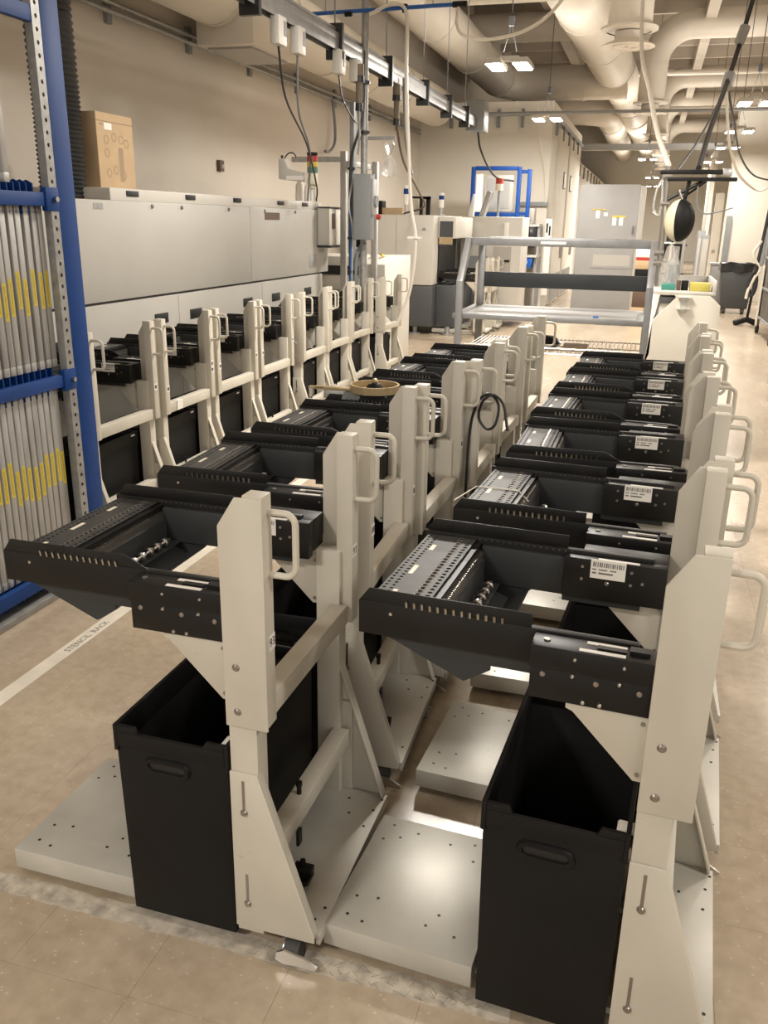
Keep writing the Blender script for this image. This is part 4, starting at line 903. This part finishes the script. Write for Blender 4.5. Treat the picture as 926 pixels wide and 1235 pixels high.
# duct hugging the left wall, with a square outlet
d1 = duct('wall_duct', 'beige round duct running high along the left wall', [(-4.08, -2, 3.62), (-4.08, 17.0, 3.62)], .33, rings=[((-4.08, y, 3.62), (-4.08, y + .04, 3.62)) for y in (5.5, 8.1, 9.5, 11.0, 12.6, 14.2)])
MB().box(-4.3, -3.72, 8.2, 9.25, 3.14, 3.6).build('outlet_box', DUCT, d1, .01); MB().box(-4.24, -3.78, 8.3, 9.15, 3.12, 3.14).build('outlet_grille', MACH, d1)
p = [(-3.75, 6, 4.75), (-3.75, 21.6, 4.75)] + elbow((-2.75, 21.6, 4.75), 1.0, math.pi, H_, (1, 0, 0), (0, 1, 0))[1:] + [(-.9, 22.6, 4.75)]
duct('cross_duct', 'large beige duct turning right above the white back wall', p, .38, rings=[((-3.75, y, 4.75), (-3.75, y + .05, 4.75)) for y in (12, 15.2, 18.3, 21.5)] + [((-1.9, 22.6, 4.75), (-1.85, 22.6, 4.75))])
duct('main_duct', 'large main duct running down the middle of the hall ceiling', [(-1.75, 8, 5.0), (-1.45, 16.1, 5.0), (-1.18, 23.3, 5.0), (-.76, 37, 5.0), (-.5, 45.9, 5.0)], .45, rings=[((-1.45 + k * .11, 16.1 + k * 3, 5.0), (-1.448 + k * .11, 16.16 + k * 3, 5.0)) for k in range(-1, 6)])
duct('branch_duct', 'thin beige branch duct crossing left of the main duct', [(-4.4, 20.2, 5.48), (-1.4, 20.2, 5.48)], .28, rings=[((-3.0, 20.2, 5.48), (-2.95, 20.2, 5.48))])
p = [(-4.4, 29.0, 4.9), (-3.0, 29.0, 4.9)] + elbow((-3.0, 30.3, 4.9), 1.3, -H_, 0, (1, 0, 0), (0, 1, 0))[1:] + [(-1.7, 45.9, 4.9)]
duct('return_duct', 'beige duct bending away along the far partition top', p, .42, rings=[((-3.0, 29.0, 4.9), (-2.95, 29.0, 4.9)), ((-1.7, 32, 4.9), (-1.7, 32.06, 4.9)), ((-1.68, 35, 4.9), (-1.68, 35.06, 4.9))])
for i, (x, y, fx) in enumerate(((-.60, 13.8, .6), (-.34, 21.7, 0), (-.2, 28.8, 0), (-.05, 34.1, 0), (.1, 42, 0))):
    zt = 5.7; R = .75
    wh = ['nearest', 'second nearest', 'third', 'fourth', 'farthest'][i]
    d = thing('diffuser_duct', 'round ceiling diffuser duct with elbow, %s in the line' % wh, 'duct', (0, 0, 0), 0, 'diffuser ducts')
    rr = .30 if i == 0 else .29
    p = [(x, y, 4.15), (x, y, zt - R)] + elbow((x + R, y, zt - R), R, math.pi, H_, (1, 0, 0), (0, 0, 1))[1:] + [(8.6, y, zt)]
    MB().tube(p, rr, 20).build('pipe', DUCT, d)
    MB().lathe([(rr, 4.14), (rr + .09, 4.16), (rr + .09, 4.19), (rr, 4.2)], (x, y, 0), 24).build('flange', DUCT, d)
    MB().lathe([(.19, 4.14), (.19, 4.05), (.22, 4.03), (.36, 3.97), (.37, 3.955), (.31, 3.945), (.30, 3.96), (.2, 3.99), (.2, 3.955), (.14, 3.95), (.13, 3.97), (.05, 3.97), (.04, 3.94), (0, 3.94)], (x, y, 0), 28).build('diffuser', DUCT, d)
    MB().lathe([(rr * 1.03, 0), (rr * 1.03, .05)], (x, y, zt - R - .05), 20).build('collar', DUCT, d)
# lamps
lamp0 = None
for i, (x, y) in enumerate(LAMPS):
    nm = 'twin-headed hanging lamp %s' % ['nearest in view, left of the main duct', 'above the corner of the white back wall', 'over the right aisle, nearest', 'over the right aisle, second', 'over the right aisle, third', 'over the right aisle, fourth', 'over the right aisle, farthest', 'over the corridor middle, nearest', 'added to light the far corridor, nearer one', 'added to light the far corridor, farther one'][i]
    if lamp0 is None:
        l = thing('pendant_lamp', nm, 'lamp', (x, y, LAMP_Z), 0, 'hanging lamps'); lamp0 = l
        for dx in (-.14, .14):
            h = MB().box(dx - .09, dx + .09, -.24, .24, -.05, .0).build('housing', MACH2, l, .012)
            MB().box(dx - .075, dx + .075, -.22, .22, -.056, -.05).build('lens', LENS, h)
        MB().box(-.10, .10, -.04, .04, .0, .05).build('driver', MACH2, l, .01)
        MB().tube([(-.08, 0, .05), (0, 0, .35)], .004, 5).tube([(.08, 0, .05), (0, 0, .35)], .004, 5).box(-.025, .025, -.025, .025, .33, .42).tube([(0, 0, .4), (0, 0, 3.18)], .006, 5).build('suspension', CABLE, l)
    else:
        l = copy_tree(lamp0, (x, y, LAMP_Z), 0); l['label'] = nm
# conduits and straps on the walls
wc = thing('wall_conduit', 'pair of steel conduits strapped along the left wall', 'conduit', (0, 0, 0))
for dz in (0, -.065): MB().cyl((-4.44, -1, 3.26 + dz), (-4.44, 17.3, 3.26 + dz), .022, n=8).build('conduit', GALV, wc)
for y in (5.6, 7.02, 8.38, 9.76, 11.15, 12.57, 14.2, 15.8): MB().box(-4.5, -4.462, y - .035, y + .035, 3.11, 3.34).build('strap', BOXG, wc)
wc = thing('cross_conduit', 'dark conduit rail crossing the hall below the ducts', 'conduit', (0, 0, 0))
MB().cyl((-4.4, 17.35, 3.52), (-2.0, 17.35, 3.52), .035, n=8).cyl((-2.9, 14.0, 3.16), (8.5, 14.0, 3.16), .022, n=8).build('conduit', BOXG, wc)
for x in (-3.9, -3.0, -2.55): MB().box(x, x + .05, 17.4, 17.5, 3.3, 3.62).build('strap', BOXG, wc)
for k in range(5): MB().box(-1.96, -1.9, 17.9 + k * 1.2, 17.95 + k * 1.2, 3.2, 3.5).build('strap', BOXG, wc)
MB().cyl((-1.93, 17.6, 3.5), (-1.93, 24, 3.5), .04, n=8).build('conduit', BOXG, wc)
for k in range(9): MB().box(-2.32, -2.27, 25 + k * 1.7, 25.08 + k * 1.7, 3.0, 3.35).build('strap', BOXG, wc)
tr2 = thing('cable_tray', 'long grey cable tray crossing the far corridor', 'tray', (0, 0, 0)); MB().box(-2.3, 3.5, 26.0, 26.3, 3.55, 3.62).box(-2.3, 3.5, 26.0, 26.02, 3.62, 3.7).build('tray', CABG, tr2)
o = thing('wall_outlet', 'small brown electrical outlet box on the left wall', 'outlet', (-4.5, 8.95, 2.08)); MB().box(0, .04, -.05, .05, 0, .11).build('box', BROWN, o, .005); MB().box(.04, .045, -.01, .03, .03, .07).build('switch', GALV, o)

# aluminium bus track with drop boxes
bt_ = thing('bus_track', 'aluminium power track hung on rods above the left row', 'track', (0, 0, 0))
MB().box(-2.64, -2.56, 3.0, 13.2, 2.97, 3.02).box(-2.64, -2.63, 3.0, 13.2, 2.89, 2.97).box(-2.565, -2.56, 3.0, 13.2, 2.89, 2.97).build('rail', CART, bt_, .003)
MB().cyl((-2.6, 3.0, 3.05), (-2.6, 13.2, 3.05), .016, n=8).build('pipe', CART, bt_)
for y in (4.9, 5.7, 7.3, 8.75, 10.2, 11.4, 12.5): MB().box(-2.67, -2.53, y - .02, y + .02, 2.83, 3.09).build('hanger_clip', CABLE, bt_); MB().cyl((-2.6, y, 3.05), (-2.6, y, 6.05), .006, n=5).build('rod', BOXG, bt_)
MB().box(-2.72, -2.46, 13.2, 13.55, 2.85, 3.25).build('end_box', BOXG, bt_, .01)
for i, y in enumerate((6.07, 6.42, 7.3, 7.72)):
    b = MB().box(-2.60, -2.53, y - .07, y + .07, 2.72, 2.90).build('plug_box', MACH2, bt_, .012); MB().box(-2.53, -2.525, y + .01, y + .05, 2.78, 2.87).build('breaker', BOXG, b)
for y in (7.72, 8.9): 
    c_ = MB().lathe([(.0, 2.86), (.042, 2.86), (.042, 2.76), (.03, 2.74), (.03, 2.6), (.024, 2.58), (.024, 2.52), (0, 2.52)], (-2.53, y, 0), 12).build('plug_connector', CONN, bt_); MB().lathe([(.044, 2.77), (.044, 2.72), (.0, 2.72)], (-2.53, y, 0), 12).lathe([(.033, 2.56), (.033, 2.5), (0, 2.5)], (-2.53, y, 0), 12).build('connector_band', CABLE, c_)
def cable(label, pts, r=.008, m=CABLE, name='drop_cable', n=7):
    return tag(MB().tube(chain(pts, n), r, 6).build(name, m), label, 'cable' if m is not WHOSE else 'hose')
cable('black drop cable from the nearest plug box to the machine', [(-2.57, 6.07, 2.73), (-2.7, 6.5, 2.45), (-2.85, 7.3, 2.2), (-3.05, 8.05, 1.9), (-3.15, 8.3, 1.78)])
cable('grey drop cable beside the black one from the second plug box', [(-2.57, 6.42, 2.73), (-2.72, 6.8, 2.4), (-2.9, 7.5, 2.15), (-3.2, 8.2, 1.78)], .008, GCABLE)
cable('grey cable looped down the left wall', [(-4.42, 12.3, 3.2), (-4.42, 12.4, 2.9), (-4.42, 12.4, 2.65), (-4.42, 12.2, 2.52), (-4.42, 12.0, 2.5)], .02, GCABLE)
cable('short black cable under the third plug box', [(-2.57, 7.3, 2.73), (-2.56, 7.38, 2.55), (-2.54, 7.6, 2.42), (-2.53, 7.7, 2.40)], .007)
cable('thin grey cable hanging from the brass connector beside the conduit', [(-2.53, 7.72, 2.52), (-2.52, 7.7, 2.3), (-2.53, 7.7, 2.15)], .008, GCABLE)
cable('brown and black cable dropping to the slate-bottomed machine', [(-2.53, 8.9, 2.52), (-2.56, 9.3, 2.2), (-2.70, 10.5, 1.95), (-3.0, 12.0, 1.8), (-3.55, 13.0, 1.72)], .012, BROWN)
cable('grey conduit drop beside the brown cable', [(-2.52, 9.1, 2.95), (-2.53, 9.2, 2.6), (-2.56, 9.4, 2.35), (-2.62, 9.9, 2.1)], .012, GCABLE)
cable('black cable hanging from the track end box', [(-2.58, 13.4, 2.86), (-2.55, 13.6, 2.6), (-2.45, 14.3, 2.3), (-2.4, 15.9, 2.3)], .016)
# compressed-air pipe and white hose
ap = thing('air_pipe', 'blue compressed air pipe crossing above the power track', 'pipe', (0, 0, 0))
MB().cyl((-3.3, 7.9, 3.29), (-1.75, 7.9, 3.31), .016, n=10).build('pipe', BLUEP, ap); MB().cyl((-1.78, 7.9, 3.31), (-1.66, 7.9, 3.31), .024, n=8).cyl((-2.19, 7.9, 3.27), (-2.19, 7.9, 3.33), .024, n=8).cyl((-2.72, 7.9, 3.28), (-2.66, 7.9, 3.28), .022, n=8).build('fitting', BLACKP, ap)
for x in (-2.9, -1.95): MB().cyl((x, 7.9, 3.3), (x, 7.9, 6.05), .005, n=5).build('rod', GALV, ap)
cable('white air hose hanging from the blue pipe to the floor', [(-2.5, 7.9, 3.27), (-2.3, 7.88, 3.33), (-2.19, 7.88, 3.3), (-2.16, 7.88, 3.15), (-2.16, 7.88, 2.8), (-2.13, 7.88, 2.3), (-2.09, 7.88, 1.75), (-2.04, 7.88, 1.48), (-2.05, 7.88, 1.2), (-2.1, 7.9, .95), (-2.2, 7.9, .7)], .016, WHOSE, 'air_hose')
tag(MB().box(-2.11, -1.99, 7.85, 7.91, 1.46, 1.475).build('hose_clamp', WHITE), 'small white crossbar clamp on the hanging air hose', 'clamp')
cable('cream air hose sagging from the pipe end to the upper right', [(-1.73, 7.9, 3.30), (-1.74, 7.9, 3.17), (-1.68, 7.9, 3.08), (-1.5, 8.0, 3.06), (-1.25, 8.2, 3.14), (-1.05, 8.4, 3.3), (-.85, 8.6, 3.6)], .014, WHOSE, 'air_hose')
# cables over the right row
cable('thick black cable bundle slanting down from the upper right corner', [(.66, 9.0, 3.7), (.60, 9.0, 3.35), (.51, 8.8, 2.9), (.40, 8.2, 2.5), (.33, 7.6, 2.25), (.27, 7.0, 2.0)], .022)
cable('black cable slanting from the bundle towards the boom', [(.50, 8.8, 2.86), (.40, 8.2, 2.55), (.25, 7.4, 2.2), (.12, 6.8, 1.97)], .009)
tag(MB().tube([(.585, 8.95, 3.25), (.55, 8.9, 3.12)], .045, 10).build('cord_grip', CABG), 'upper grey cord grip on the slanting cable bundle', 'clamp'); tag(MB().tube([(.50, 8.75, 2.85), (.48, 8.68, 2.74)], .05, 10).build('cord_grip', CABG), 'lower grey cord grip on the slanting cable bundle', 'clamp')
cable('black cable slanting down to the right hose stand', [(.50, 8.8, 2.75), (.62, 9.4, 2.55), (.85, 11, 2.35), (1.3, 14, 2.3), (1.83, 16.3, 2.33)], .012)
cable('white hose hanging right of the cable bundle', [(.49, 8.8, 2.74), (.53, 8.8, 2.5), (.60, 8.9, 2.25), (.85, 10.5, 2.1), (1.4, 14, 2.1), (1.82, 16.3, 2.3)], .014, WHOSE, 'air_hose')
cable('white hose curving down to the top of the boom pole', [(-.35, 9.5, 4.3), (-.28, 9.2, 3.2), (-.15, 8.4, 2.7), (-.05, 7.5, 2.3), (.06, 6.75, 2.0)], .02, WHOSE, 'air_hose')
cable('thin grey cord looping below the boom', [(.27, 6.75, 1.9), (.28, 6.75, 1.75), (.33, 6.75, 1.69), (.42, 6.75, 1.7), (.52, 6.78, 1.73)], .005, GCABLE)
for i, (x, y, z0, z1) in enumerate(((-1.95, 15.5, 2.0, 3.9),)): cable('thin white cord hanging in front of the white back wall', [(-2.2, 17.0, 3.6), (-2.15, 17.1, 3.1), (-2.05, 17.3, 2.6), (-1.99, 17.42, 1.98)], .012, WHOSE)
